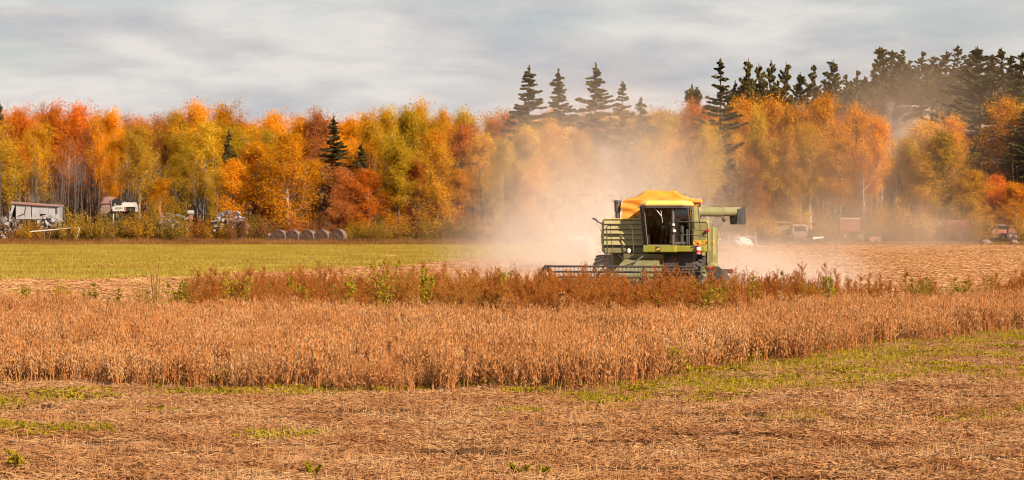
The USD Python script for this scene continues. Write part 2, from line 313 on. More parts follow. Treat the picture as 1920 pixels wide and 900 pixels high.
def crop_front(px): return np.interp(px, [-500, 0, 500, 1180, 1300, 1500, 1700, 1920, 2400], [Dg(718), Dg(721), Dg(724), Dg(723), Dg(697), Dg(670), Dg(644), Dg(617), Dg(560)])
def crop_back(px): return np.interp(px, [-500, 0, 350, 650, 1000, 1320, 1520, 1700, 1920, 2400], [69, 68, 67, 65.5, 64.5, 65, 71, 74, 78, 90])
r = rng(1)
p = lattice(r, -22, 27, 36, 92, 0.55, 0.3); px, py = pxy(p)
wob = 0.5 * np.sin(px * 0.05) + 0.35 * np.sin(px * 0.17 + 1)
keep = (p[:, 1] > crop_front(px) - 1.3 + wob) & (p[:, 1] < crop_back(px) + r.normal(0, 0.6, len(p))) & (px > -330) & (px < 2250)
keep &= ~((np.abs(px - 440) < 26) & (np.abs(p[:, 1] - 60) < 0.5))
p = p[keep]; px = px[keep]
thin = meshkit.noise(np.column_stack([p * 0.5, 0 * p[:, 0]]), 9)
hs = (0.80 + 0.30 * meshkit.noise(np.column_stack([p * 0.35, 0 * p[:, 0]]), 4)) * (0.86 + 0.26 * meshkit.noise(np.column_stack([p * 1.3, 0 * p[:, 0]]), 6)); hs *= np.where(thin > 0.80, 0.62, 1.0)
scatter('soybean_crop', [soy_patch(100 + k) for k in range(7)], p, r, 'ripe tan soybean crop standing uncut across the field', 'crop', 0.9, 1.1, hs=hs)

def straw_patch(seed, n=520, step=1.0, stub=14, lmin=0.03, lmax=0.125, w=0.0040, hs=1.0, mat=None, tilt=0.22):
    r = rng(seed); m = MB(); c = np.column_stack([r.uniform(-step / 2, step / 2, (n, 2)) * 1.15, np.abs(r.normal(0, 0.022, n)) + 0.008])
    a = r.uniform(0, 2 * np.pi, n); el = r.normal(0.05, tilt, n); d = np.column_stack([np.cos(a) * np.cos(el), np.sin(a) * np.cos(el), np.sin(el)])
    ln = r.uniform(lmin, lmax, (n, 1)) / 2; u = unit(np.cross(d, unit(r.normal(size=(n, 3)) + [0, 0, 0.4])))
    m.add(*quads(c, d * ln, u * r.uniform(0.5, 1.5, (n, 1)) * w))
    b = np.column_stack([r.uniform(-step / 2, step / 2, (stub, 2)), np.zeros(stub)]); t = b + np.column_stack([r.normal(0, 0.03, (stub, 2)), r.uniform(0.05, 0.16, stub) * hs])
    m.add(*sticks(b, t, 0.006))
    return ('straw_patch', [('straw', m, mat or M_STRAW)])
r = rng(2)
p = lattice(r, -16, 26, 24, 80, 0.56, 0.4); px, py = pxy(p)
keep = (p[:, 1] < crop_front(px) + 0.6) & (px > -450) & (px < 2500)
gap = meshkit.fbm(np.column_stack([p * np.array([0.5, 1.5]), 0 * p[:, 0]]), 3, 21)
scatter('straw_litter', [straw_patch(200 + k, n=860, step=0.7, stub=12) for k in range(6)], p[keep], r, 'chopped straw and stubble lying over the near ground', 'straw', 0.9, 1.15)
r = rng(33)                                          # clods turned up along old rows
def clod_patch(seed, n=16):
    q = rng(seed); m = MB()
    for _ in range(n):
        s = trimesh.creation.icosphere(1, 1.0); k = q.uniform(0.02, 0.055); v = np.array(s.vertices) * q.uniform(0.6, 1.3, (len(s.vertices), 1)) * k * [1.3, 1.0, 0.75]; m.add(v + [q.uniform(-0.45, 0.45), q.normal(0, 0.07), 0.03], s.faces)
    return ('clods', [('clod', m, M_CLOD)])
M_CLOD = foliage('dark_clod', (0.06, 0.030, 0.016), (0.09, 0.045, 0.022), (0.13, 0.065, 0.03), trans=0.0, jitter=0.3)
rows = [(560, 770, 776), (640, 700, 771), (740, 775, 779), (200, 240, 783), (280, 360, 860), (310, 330, 862), (1415, 1470, 808), (1500, 1580, 801), (1620, 1660, 788), (1750, 1780, 757), (1350, 1400, 783), (1880, 1920, 756), (1190, 1260, 875), (1700, 1900, 870), (880, 960, 846), (20, 90, 772), (1040, 1090, 803)]
cp = []
for a, b, row in rows:
    for px_ in np.arange(a, b, 14):
        D = Dg(row + 2.0 * math.sin(px_ * 0.05) + r.normal(0, 1.2)); cp.append((X(px_ + r.normal(0, 4), D), D))
cp = np.array(cp); scatter('soil_clods', [clod_patch(250 + k) for k in range(3)], cp, r, 'dark soil clods lying in broken rows across the near stubble', 'soil', 0.7, 1.3, any_turn=False)
r = rng(3)                                           # beyond the crop: coarser, out to where it turns to colour
p = np.column_stack([r.uniform(-60, 66, 60000), 64 + 222 * r.uniform(0, 1, 60000) ** 1.15]); px, py = pxy(p)
keep = (p[:, 1] > crop_back(px) + 1.0) & (px > -150) & (px < 2100) & (p[:, 1] < 284) & (p[:, 1] < np.array([green_edge(q) if q < 1120 else 400 for q in px]) + 1)
keep &= r.uniform(0, 1, len(p)) < np.interp(p[:, 1], [66, 90, 140, 284], [1.0, 0.8, 0.55, 0.35])
M_STUB = foliage('far_straw', (0.48, 0.21, 0.08), (0.68, 0.35, 0.155), (0.84, 0.51, 0.25), trans=0.3, scale=0.5, jitter=0.4, fine=3.0)
scatter('stubble', [straw_patch(220 + k, n=34, step=0.9, stub=4, lmin=0.08, lmax=0.22, w=0.012, hs=0.45, mat=M_STUB, tilt=0.06) for k in range(4)], p[keep], r, 'short dry stubble beyond the standing crop', 'stubble', 0.9, 1.2)

def tuft(seed, n, step, h, w, mat=None, spread_=0.35, broad=False):
    r = rng(seed); m = MB(); b = np.column_stack([r.uniform(-step / 2, step / 2, (n, 2)), np.zeros(n)])
    hh = h * r.uniform(0.5, 1.25, (n, 1)); d = unit(np.column_stack([r.normal(0, spread_, (n, 2)), np.ones(n)]))
    if broad:
        c = b + d * hh; m.add(*rand_leaves(r, c, w, out=np.array([0, 0, 1.0]), bias=0.9, aspect=0.75))
    else:
        a = r.uniform(0, np.pi, n); u = np.column_stack([np.cos(a), np.sin(a), 0 * a]) * w
        v = np.stack([b - u, b + u, b + d * hh], 1).reshape(-1, 3); m.add(v, np.arange(3 * n).reshape(-1, 3))
    return ('tuft', [('blades', m, mat or M_GREENW)])
# low green weeds: the wedge right of the crop, thin bands in the near stubble, and the crop's foot
r = rng(4)
p = lattice(r, -16, 26, 24, 84, 0.5, 0.45); px, py = pxy(p)
f = crop_front(px); gap = p[:, 1] - f
n1 = meshkit.fbm(np.column_stack([p[:, 0] * 0.35 + p[:, 1] * 0.10, (p[:, 1] - 0.55 * p[:, 0]) * 0.55, 0 * px]), 3, 31)
wedge = (gap < 0.5) & (gap > -np.interp(px, [1150, 1300, 1500, 1700, 1920, 2400], [1.0, 6.5, 10.5, 15.5, 22, 30])) & (px > 1180) & (n1 > 0.33)
foot = (gap > -2.3) & (gap < 0.2) & (n1 > 0.42)
band = ((np.abs(p[:, 1] - Dg(818)) < 0.35 + 0.3 * n1) & ((px < 190) | ((px > 440) & (px < 690)) ) & (n1 > 0.25)) | ((np.abs(p[:, 1] - Dg(745)) < 1.6) & (px < 200) & (n1 > 0.44)) | ((p[:, 1] < f) & (n1 > 0.70) & (p[:, 1] > 33)) | ((np.abs(p[:, 1] - Dg(750)) < 1.2) & (px > 1300) & (n1 > 0.55))
keep = (wedge | foot | band) & (px > -450) & (px < 2500)
scatter('low_green_weeds', [tuft(300 + k, 210, 0.62, 0.06, 0.042, broad=True) for k in range(3)] + [tuft(310 + k, 80, 0.62, 0.14, 0.008) for k in range(2)], p[keep], r, 'low yellow green weeds growing through the stubble beside the crop', 'weeds', 0.8, 1.3)
r = rng(5)
p = lattice(r, -75, 14, 112, 285, 2.4, 0.5); px, py = pxy(p)
ge = np.array([green_edge(q) for q in px]); keep = (p[:, 1] > ge + r.normal(0, 1.5, len(p))) & (p[:, 1] < 283) & (px > -180) & (px < 1130)
M_HAYG = foliage('hay_grass', (0.38, 0.20, 0.05), (0.42, 0.30, 0.048), (0.52, 0.41, 0.09), trans=0.35, scale=0.16, jitter=0.35, fine=1.0)
scatter('hay_grass', [tuft(330 + k, 200, 3.0, 0.16, 0.028, M_HAYG) for k in range(3)], p[keep], r, 'short yellow green grass of the hay field', 'grass', 0.8, 1.2)
r = rng(6)
M_DRYG = foliage('dry_grass', (0.22, 0.09, 0.03), (0.34, 0.16, 0.05), (0.42, 0.22, 0.075), trans=0.3, scale=0.10, jitter=0.4, fine=1.0)
p = lattice(r, -85, 85, 284, 304, 1.3, 0.5); px, py = pxy(p); keep = (px > -250) & (px < 2250)
hs = np.where(px > 1350, 0.5, 1.0) * np.where(p[:, 1] < 292, 0.55, 1.0)
scatter('margin_grass', [tuft(340 + k, 150, 1.9, 0.62, 0.03, M_DRYG) for k in range(3)], p[keep], r, 'tall dry brown grass along the foot of the wood', 'grass', 0.8, 1.25, hs=hs[keep])

# ------------------------------------------------------------------ tall weeds behind the crop
def weed(r, mb_stem, mb_leaf, base, h, branches=16, leaf=0.055, plume=1.0, n=120):
    top = base + np.array([r.normal(0, 0.10) * h, r.normal(0, 0.10) * h, h])
    mb_stem.add(*sticks([base], [top], 0.008))
    k = branches; t = r.uniform(0.10, 0.92, k) ** 0.8; s = base + (top - base) * t[:, None]; a = r.uniform(0, 6.28, k); ln = (1.08 - t) * 0.50 * h * r.uniform(0.6, 1.2, k)
    e = s + np.column_stack([np.cos(a) * ln * 0.75, np.sin(a) * ln * 0.75, ln * 0.80]); mb_stem.add(*sticks(s, e, 0.004))
    j = r.integers(0, k + 2, n); S = np.vstack([s, base + (top - base) * 0.4, base + (top - base) * 0.5]); E = np.vstack([e, top + [0, 0, 0.06 * h], top])
    c = S[j] + (E[j] - S[j]) * r.uniform(0.05, 1.08, (n, 1)) ** 0.8 + r.normal(0, 0.03, (n, 3)) * np.clip(1.3 - (S[j][:, 2:] / h), 0.25, 1)
    d = unit((E - S)[j] + r.normal(0, 0.30, (n, 3))); w = unit(np.cross(d, r.normal(size=(n, 3))))
    mb_leaf.add(*leafy(c, d * leaf * r.uniform(0.5, 1.2, (n, 1)), w * leaf * 0.28 * plume))
def weed_patch(seed, mat, k=7, step=0.85, leaf=0.025, n=420, plume=1.0):
    r = rng(seed); st, lf = MB(), MB()
    for _ in range(k): weed(r, st, lf, np.append(r.uniform(-step / 2, step / 2, 2), 0), r.choice([0.6, 0.7, 0.78, 0.85, 0.9, 1.0, 1.22]), leaf=leaf, n=n, plume=plume)
    return ('weed_patch', [('stems', st, M_WSTEM), ('leaves', lf, mat)])
def weed_h(px): return np.interp(px, [-300, 0, 250, 420, 600, 1400, 1560, 1720, 1920, 2200], [0.70, 0.72, 0.80, 1.0, 1.08, 0.96, 1.04, 0.95, 0.9, 0.85])
r = rng(7)
p = lattice(r, -24, 26, 62, 96, 0.72, 0.45); px, py = pxy(p)
bk = crop_back(px); dep = np.interp(px, [-300, 0, 300, 450, 700, 1350, 1500, 1920], [3, 3, 4, 7, 9.5, 10, 6, 4.5]); den = np.interp(px, [-300, 0, 330, 420, 1380, 1500, 1920], [0.12, 0.15, 0.30, 0.95, 0.92, 0.45, 0.26])
clump = meshkit.noise(np.column_stack([p * 0.6, 0 * px]), 8)
keep = (p[:, 1] > bk - 1.2) & (p[:, 1] < bk + dep) & (clump * 0.7 + 0.3 * r.uniform(0, 1, len(p)) < den * 0.8 + 0.1) & (px > -250) & (px < 2200)
keep &= ~((p[:, 1] > 79.5) & (px > 990) & (px < 1390))
sel = p[keep]; hs = weed_h(px[keep]) * (0.72 + 0.45 * meshkit.noise(np.column_stack([sel * 0.8, 0 * sel[:, 0]]), 14)) * r.uniform(0.85, 1.2, len(sel))
scatter('red_weeds', [weed_patch(400 + k, M_REDW) for k in range(6)], sel, r, 'thick band of rusty red tall weeds between crop and harvester', 'weeds', 0.9, 1.1, hs=hs)
r = rng(8)
M_OLW = foliage('olive_weed', (0.24, 0.17, 0.016), (0.32, 0.24, 0.022), (0.38, 0.20, 0.03), trans=0.35, scale=0.6, jitter=0.4, fine=4.0)
k2 = (p[:, 1] > bk - 1.0) & (p[:, 1] < bk + dep * 0.9) & (clump > 0.60) & (r.uniform(0, 1, len(p)) < 0.42) & (px > -250) & (px < 2200) & ~((p[:, 1] > 79.5) & (px > 990) & (px < 1390))
scatter('olive_weeds', [weed_patch(420 + k, M_OLW, k=5, leaf=0.032, n=260, plume=1.1) for k in range(4)], p[k2], r, 'olive green weeds mixed into the band of red weeds', 'weeds', 0.85, 1.1, hs=weed_h(px[k2]) * r.uniform(0.7, 1.05, k2.sum()))

def single_weed(name, label, px, D, h, seed, mat, w=0.25, n=260, leaf=0.11, stems=3, cat='weed', broad=True):
    r = rng(seed); x = X(px, D); st, lf = MB(), MB()
    t = thing(name, label, cat, (x, D, float(ground_z(x, D))))
    for _ in range(stems):
        b = np.append(r.normal(0, 0.006, 2), 0.0); top = b + np.append(r.normal(0, 0.06 + w * 0.4, 2), h * r.uniform(0.75, 1.0))
        st.add(*sticks([b], [top], 0.012))
        tt = r.uniform(0.08, 1.0, (n // stems, 1)); c = b + (top - b) * tt; a = r.uniform(0, 6.28, len(c)); rad = w * (1.05 - 0.75 * tt[:, 0]) * r.uniform(0.2, 1, len(c))
        o = np.column_stack([np.cos(a), np.sin(a), np.full(len(c), 0.25)]); c = c + o * rad[:, None]
        lf.add(*(rand_leaves(r, c, leaf, out=o, bias=0.5, aspect=0.5) if broad else leafy(c, unit(o * [0.3, 0.3, 1] + [0, 0, 0.7]) * leaf * 0.6, unit(np.cross(o, r.normal(size=o.shape))) * leaf * 0.12)))
    obj('stem', st, M_WSTEM, t); obj('leaves', lf, mat, t); return t
M_GREENB = foliage('bright_weed_leaf', (0.27, 0.235, 0.014), (0.38, 0.32, 0.02), (0.48, 0.37, 0.03), trans=0.4, scale=0.7, jitter=0.3, fine=6.0)
for px, top, seed, w, lab in (
    (722, 488, 1, 0.36, 'tallest bright green leafy weed in the red weed band'),
    (655, 508, 2, 0.26, 'bright green weed just left of the tallest green one'),
    (556, 511, 3, 0.17, 'slim upright green weed between crop and red weeds'),
    (447, 514, 4, 0.36, 'bushy green weed at the left end of the red weed band'),
    (795, 500, 5, 0.16, 'slim green weed standing right of the tallest green one'),
    (932, 512, 6, 0.22, 'green weed sprig in front of the header, at its left end'),
    (1335, 530, 7, 0.30, 'dark green leafy weed below the right end of the header'),
    (1412, 520, 8, 0.24, 'yellow green weed just right of the harvester'),
    (1558, 516, 9, 0.22, 'yellow green weed group right of the dust, behind the crop'),
    (1516, 522, 10, 0.16, 'slender yellow green weed left of the weed group by the dust'),
    (108, 534, 11, 0.40, 'low green weed clump behind the crop near the left edge'),
    (45, 538, 12, 0.26, 'leftmost low green weed behind the crop'),
    (345, 524, 13, 0.26, 'dark green weed at the foot of the pale oat clump')):
    D = float(crop_back(px)) - 0.4; single_weed('green_weed', lab, px, D, Zp(top, D), 500 + seed, M_GREENB, w, n=620, leaf=0.078, stems=6 if w > 0.25 else 3)
M_OAT = foliage('pale_oat', (0.48, 0.38, 0.075), (0.62, 0.50, 0.11), (0.72, 0.60, 0.19), trans=0.4, scale=0.8, jitter=0.35)
single_weed('wild_oat', 'tall pale green clump of wild oats above the crop', 292, 66.5, 1.42, 530, M_OAT, w=0.50, n=900, leaf=0.055, stems=12, cat='grass clump', broad=False)
single_weed('wild_oat', 'single tall pale oat stalk rising over the green hay field', 288, 66.5, 2.08, 531, M_OAT, w=0.10, n=50, leaf=0.055, stems=1, cat='grass stalk', broad=False)
for px, py, h, seed, w, lab in (
    (1712, 634, 0.42, 1, 0.36, 'round dark green bush at the right crop edge'),
    (1522, 664, 0.45, 2, 0.20, 'upright dark green weed at the crop edge, left of the round bush'),
    (1420, 682, 0.40, 3, 0.22, 'green weed at the crop edge where the wedge begins'),
    (1275, 705, 0.55, 4, 0.40, 'big tangled green weed where the crop edge turns'),
    (255, 712, 0.48, 5, 0.18, 'bright green seedling at the crop foot on the left'),
    (30, 712, 0.30, 6, 0.30, 'green weed patch at the crop foot by the left edge'),
    (420, 722, 0.26, 7, 0.30, 'bright green low weed at the crop foot, middle left'),
    (1018, 898, 0.16, 8, 0.10, 'green sprig in the near stubble at the bottom edge'),
    (585, 895, 0.20, 9, 0.05, 'thin green sprig in the near stubble, left of centre'),
    (985, 893, 0.18, 10, 0.08, 'small green sprig beside the sprig at the bottom edge'),
    (35, 893, 0.2, 11, 0.14, 'green sprig in the near stubble, bottom left')):
    single_weed('green_plant', lab, px, Dg(py), h, 540 + seed, M_GREENW, w, n=300, leaf=0.075 if py < 800 else 0.04, stems=4)

# ------------------------------------------------------------------ trees
def aspen_parts(seed, lo=0.34, n=3600, limbs=18, leaf=0.30, R=2.6, H=16.0, sparse=1.0):
    """Trunk with limbs, and a crown of leaf clumps held on them. Height 16 m, crown about 5 m wide."""
    r = rng(seed); wood, lv = MB(), MB()
    zz = np.linspace(0, 1, 8); bend = np.cumsum(r.normal(0, 0.10, (8, 2)), 0) * zz[:, None]
    tr = np.column_stack([bend, zz * H * 0.95]); wood.tube(tr, 0.16 * (1 - zz) ** 0.8 + 0.02, 6)
    at = lambda t: np.array([np.interp(t, zz, tr[:, k]) for k in range(3)])
    C, O = [], []
    for k in range(limbs):
        t = lo + (0.93 - lo) * ((k + r.uniform(0, 1)) / limbs); s = at(t); a = r.uniform(0, 6.28)
        u = (t - lo) / (1 - lo); prof = max(0.18, math.sin(math.pi * min(1, 0.18 + 0.80 * u)) ** 0.8) * R * r.uniform(0.6, 1.15)
        e = s + np.array([math.cos(a) * prof, math.sin(a) * prof, prof * r.uniform(0.45, 1.0) + 0.4])
        mid = (s + e) / 2 + [0, 0, -0.15 * prof]; wood.tube([s, mid, e], [0.05, 0.035, 0.012], 4, cap=False)
        m = int(n / limbs * r.uniform(0.6, 1.3)); q = r.uniform(0.25, 1.12, (m, 1)); c = s + (e - s) * q
        cl = r.normal(0, 1, (6, 3)) * [0.55, 0.55, 0.6]; pick = r.integers(0, 6, m)
        c = c + cl[pick] * (0.4 + 0.6 * q) + r.normal(0, 0.33, (m, 3)); C.append(c); O.append(unit(c - at(min(t + 0.02, 1)) + [0, 0, 0.3]))
    m = int(n * 0.10); t = r.uniform(0.86, 1.0, m); c = np.array([at(x) for x in t]) + r.normal(0, 0.45, (m, 3)); C.append(c); O.append(unit(r.normal(size=(m, 3)) + [0, 0, 1]))
    C, O = np.vstack(C), np.vstack(O); k = r.uniform(0, 1, len(C)) < sparse; C, O = C[k], O[k]
    lv.add(*rand_leaves(r, C, leaf, out=O + [0.0, 0.0, 0.25], bias=1.3, aspect=0.72))
    for k in range(int(limbs * 1.2)):                          # fine twigs
        t = r.uniform(lo, 0.97); s = at(t); a = r.uniform(0, 6.28); l = r.uniform(0.8, 2.2)
        wood.add(*sticks([s], [s + [math.cos(a) * l * 0.6, math.sin(a) * l * 0.6, l]], 0.018))
    return wood, lv
def bare_parts(seed, H=16.0):
    r = rng(seed); wood = MB(); zz = np.linspace(0, 1, 7); tr = np.column_stack([np.cumsum(r.normal(0, 0.12, (7, 2)), 0), zz * H * 0.9]); wood.tube(tr, 0.17 * (1 - zz) + 0.025, 6)
    for k in range(26):
        t = r.uniform(0.4, 0.98); s = np.array([np.interp(t, zz, tr[:, j]) for j in range(3)]); a = r.uniform(0, 6.28); l = r.uniform(1.2, 3.2) * (1.15 - 0.6 * t)
        e = s + [math.cos(a) * l * 0.6, math.sin(a) * l * 0.6, l]; wood.tube([s, e], [0.04, 0.015], 4, cap=False)
        b = s + (e - s) * r.uniform(0.2, 0.95, (12, 1)); wood.add(*sticks(b, b + r.normal(0, 0.35, (12, 3)) + [0, 0, 0.55], 0.016))
    return wood
def conifer_parts(seed, H=20.0, R=2.6, whorls=50, lo=0.06, droop=0.25, sparse=0.85, clumpy=0.0, up=0.0, dens=1.0):
    r = rng(seed); wood, nd = MB(), MB()
    zz = np.linspace(0, 1, 6); tr = np.column_stack([np.cumsum(r.normal(0, 0.06, (6, 2)), 0) * zz[:, None], zz * H * 0.985]); wood.tube(tr, 0.22 * (1 - zz) + 0.02, 6)
    at = lambda t: np.array([np.interp(t, zz, tr[:, k]) for k in range(3)])
    for w in range(whorls):
        t = lo + (0.985 - lo) * (w + r.uniform(-0.4, 0.4)) / whorls; t = min(max(t, lo), 0.985)
        for b in range(r.integers(5, 9)):
            if r.uniform() > sparse: continue
            a = r.uniform(0, 6.28); tb = float(np.clip(t + r.normal(0, 0.02), lo, 0.985)); base = R * min(1.0, (1 - tb) / 0.40) ** 0.95 + 0.10
            if clumpy: base = (R * min(1.0, (1 - tb) / 0.42) ** 0.7 * min(1.0, 0.45 + (tb - lo) * 2.0) + 0.15) * r.choice([0.5, 0.8, 1.0, 1.25])
            ln = base * r.uniform(0.45, 1.25); s = at(tb); dr = droop * ln * r.uniform(0.2, 1.8); upz = (up + 0.45 * clumpy) * ln
            k = max(4, int(ln * 6.0)); q = np.linspace(0.15, 1, k)
            path = s + np.column_stack([np.cos(a) * ln * q, np.sin(a) * ln * q, upz * q - dr * q ** 1.3 + 0.20 * ln * q ** 3])
            wood.add(*sticks([s], [path[-1]], 0.022))
            m = int(k * 21 * dens); j = r.integers(0, k, m) if not clumpy else np.minimum(k - 1, (k * r.uniform(0.25, 1, m) ** 0.7).astype(int))
            side = np.array([-math.sin(a), math.cos(a), 0.0]); wid = (0.17 * ln + 0.05) * (1.15 - 0.8 * q[j])
            c = path[j] + side * (r.uniform(-1, 1, m) * wid)[:, None] + r.normal(0, 0.045 + 0.06 * clumpy, (m, 3)) + [0, 0, -0.04]
            d = unit(np.array([math.cos(a), math.sin(a), -0.15]) + side * r.normal(0, 0.7, (m, 1)) + r.normal(0, 0.25 + 0.4 * clumpy, (m, 3)))
            u = unit(np.cross(d, r.normal(size=(m, 3)))); sz = r.uniform(0.08, 0.22, (m, 1)); nd.add(*leafy(c, d * sz, u * sz * 0.45))
    top = at(0.985); m = 14; nd.add(*leafy(top + r.normal(0, 0.05, (m, 3)) + np.column_stack([np.zeros((m, 2)), r.uniform(-0.5, 0.25, m)]), np.tile([0.03, 0, 0.25], (m, 1)), unit(r.normal(size=(m, 3)) * [1, 1, 0.1]) * 0.07))
    return wood, nd
def shrub_parts(seed, n=3200, R=1.9, H=2.6, leaf=0.12):
    r = rng(seed); wood, lv = MB(), MB(); k = 26; a = r.uniform(0, 6.28, k); q = r.uniform(0.15, 1, k) ** 0.6
    e = np.column_stack([np.cos(a) * R * q, np.sin(a) * R * q, H * (1.0 - 0.62 * q ** 2) * r.uniform(0.75, 1.05, k)])
    s = np.column_stack([e[:, :2] * 0.18, np.zeros(k)]); wood.add(*sticks(s, e, 0.025))
    j = r.integers(0, k, n); c = s[j] + (e - s)[j] * r.uniform(0.25, 1.06, (n, 1)) ** 0.7 + r.normal(0, 0.20, (n, 3)); c[:, 2] = np.maximum(c[:, 2], 0.08)
    lv.add(*rand_leaves(r, c, leaf, out=unit(c - [0, 0, H * 0.3]), bias=0.9, aspect=0.6)); return wood, lv

SHAPE = {'tall': [aspen_parts(600 + k, lo=0.36, n=16000, limbs=32, leaf=0.165) for k in range(3)], 'low': [aspen_parts(610 + k, lo=0.05, n=19500, limbs=44, leaf=0.165, R=2.5) for k in range(3)],
         'thin': [aspen_parts(620 + k, lo=0.20, n=10000, limbs=30, leaf=0.15, sparse=0.8) for k in range(2)]}
CONIF = {'spruce': [conifer_parts(630 + k, sparse=0.72, droop=0.25, up=0.10) for k in range(3)], 'open': [conifer_parts(640, R=1.9, sparse=0.50, whorls=42, lo=0.12, droop=0.08, up=0.12, dens=0.8)],
         'broad': [conifer_parts(650, R=3.6, whorls=60, lo=0.04, droop=0.12, up=0.12)],
         'pine': [conifer_parts(660 + k, H=14, R=1.8, whorls=34, lo=0.04, droop=0.05, sparse=0.62, clumpy=0.6) for k in range(4)]}
SHRUB = [shrub_parts(670 + k) for k in range(3)]
_first = {}
def plant(name, key, build, label, cat, loc, rz, sc, group=None):
    """The first of a kind is built with its parts, the others refer to it."""
    if key in _first: return thing(name, label, cat, loc, rz, sc, group, copy_of=_first[key])
    t = thing(name, label, cat, loc, rz, sc, group)
    for pname, mesh, mat in build(): obj(pname, mesh, mat, t)
    _first[key] = t; return t

PLACES = [(-200, 22, 'above the rubble at the left edge'), (22, 118, 'behind the white shed'), (118, 186, 'left of the domed wreck'), (186, 262, 'behind the domed wreck'),
          (262, 345, 'right of the white car wreck'), (345, 410, 'above the white barrel'), (410, 505, 'left of the hay bales'), (505, 655, 'above the hay bales'),
          (655, 760, 'right of the hay bales'), (760, 900, 'left of the dust cloud'), (900, 1035, 'in the left part of the dust'), (1035, 1165, 'behind the pale bale in the dust'),
          (1165, 1310, 'behind the harvester'), (1310, 1400, 'above the unloading tube'), (1400, 1500, 'behind the white truck cab'), (1500, 1565, 'left of the dark red truck'),
          (1565, 1640, 'behind the dark red truck'), (1640, 1725, 'below the bare rock'), (1725, 1790, 'behind the grey camper wreck'), (1790, 1855, 'behind the red slatted wagon'), (1855, 2300, 'at the right edge above the orange machine')]
def place_of(px): return next(t for a, b, t in PLACES if a <= px < b)
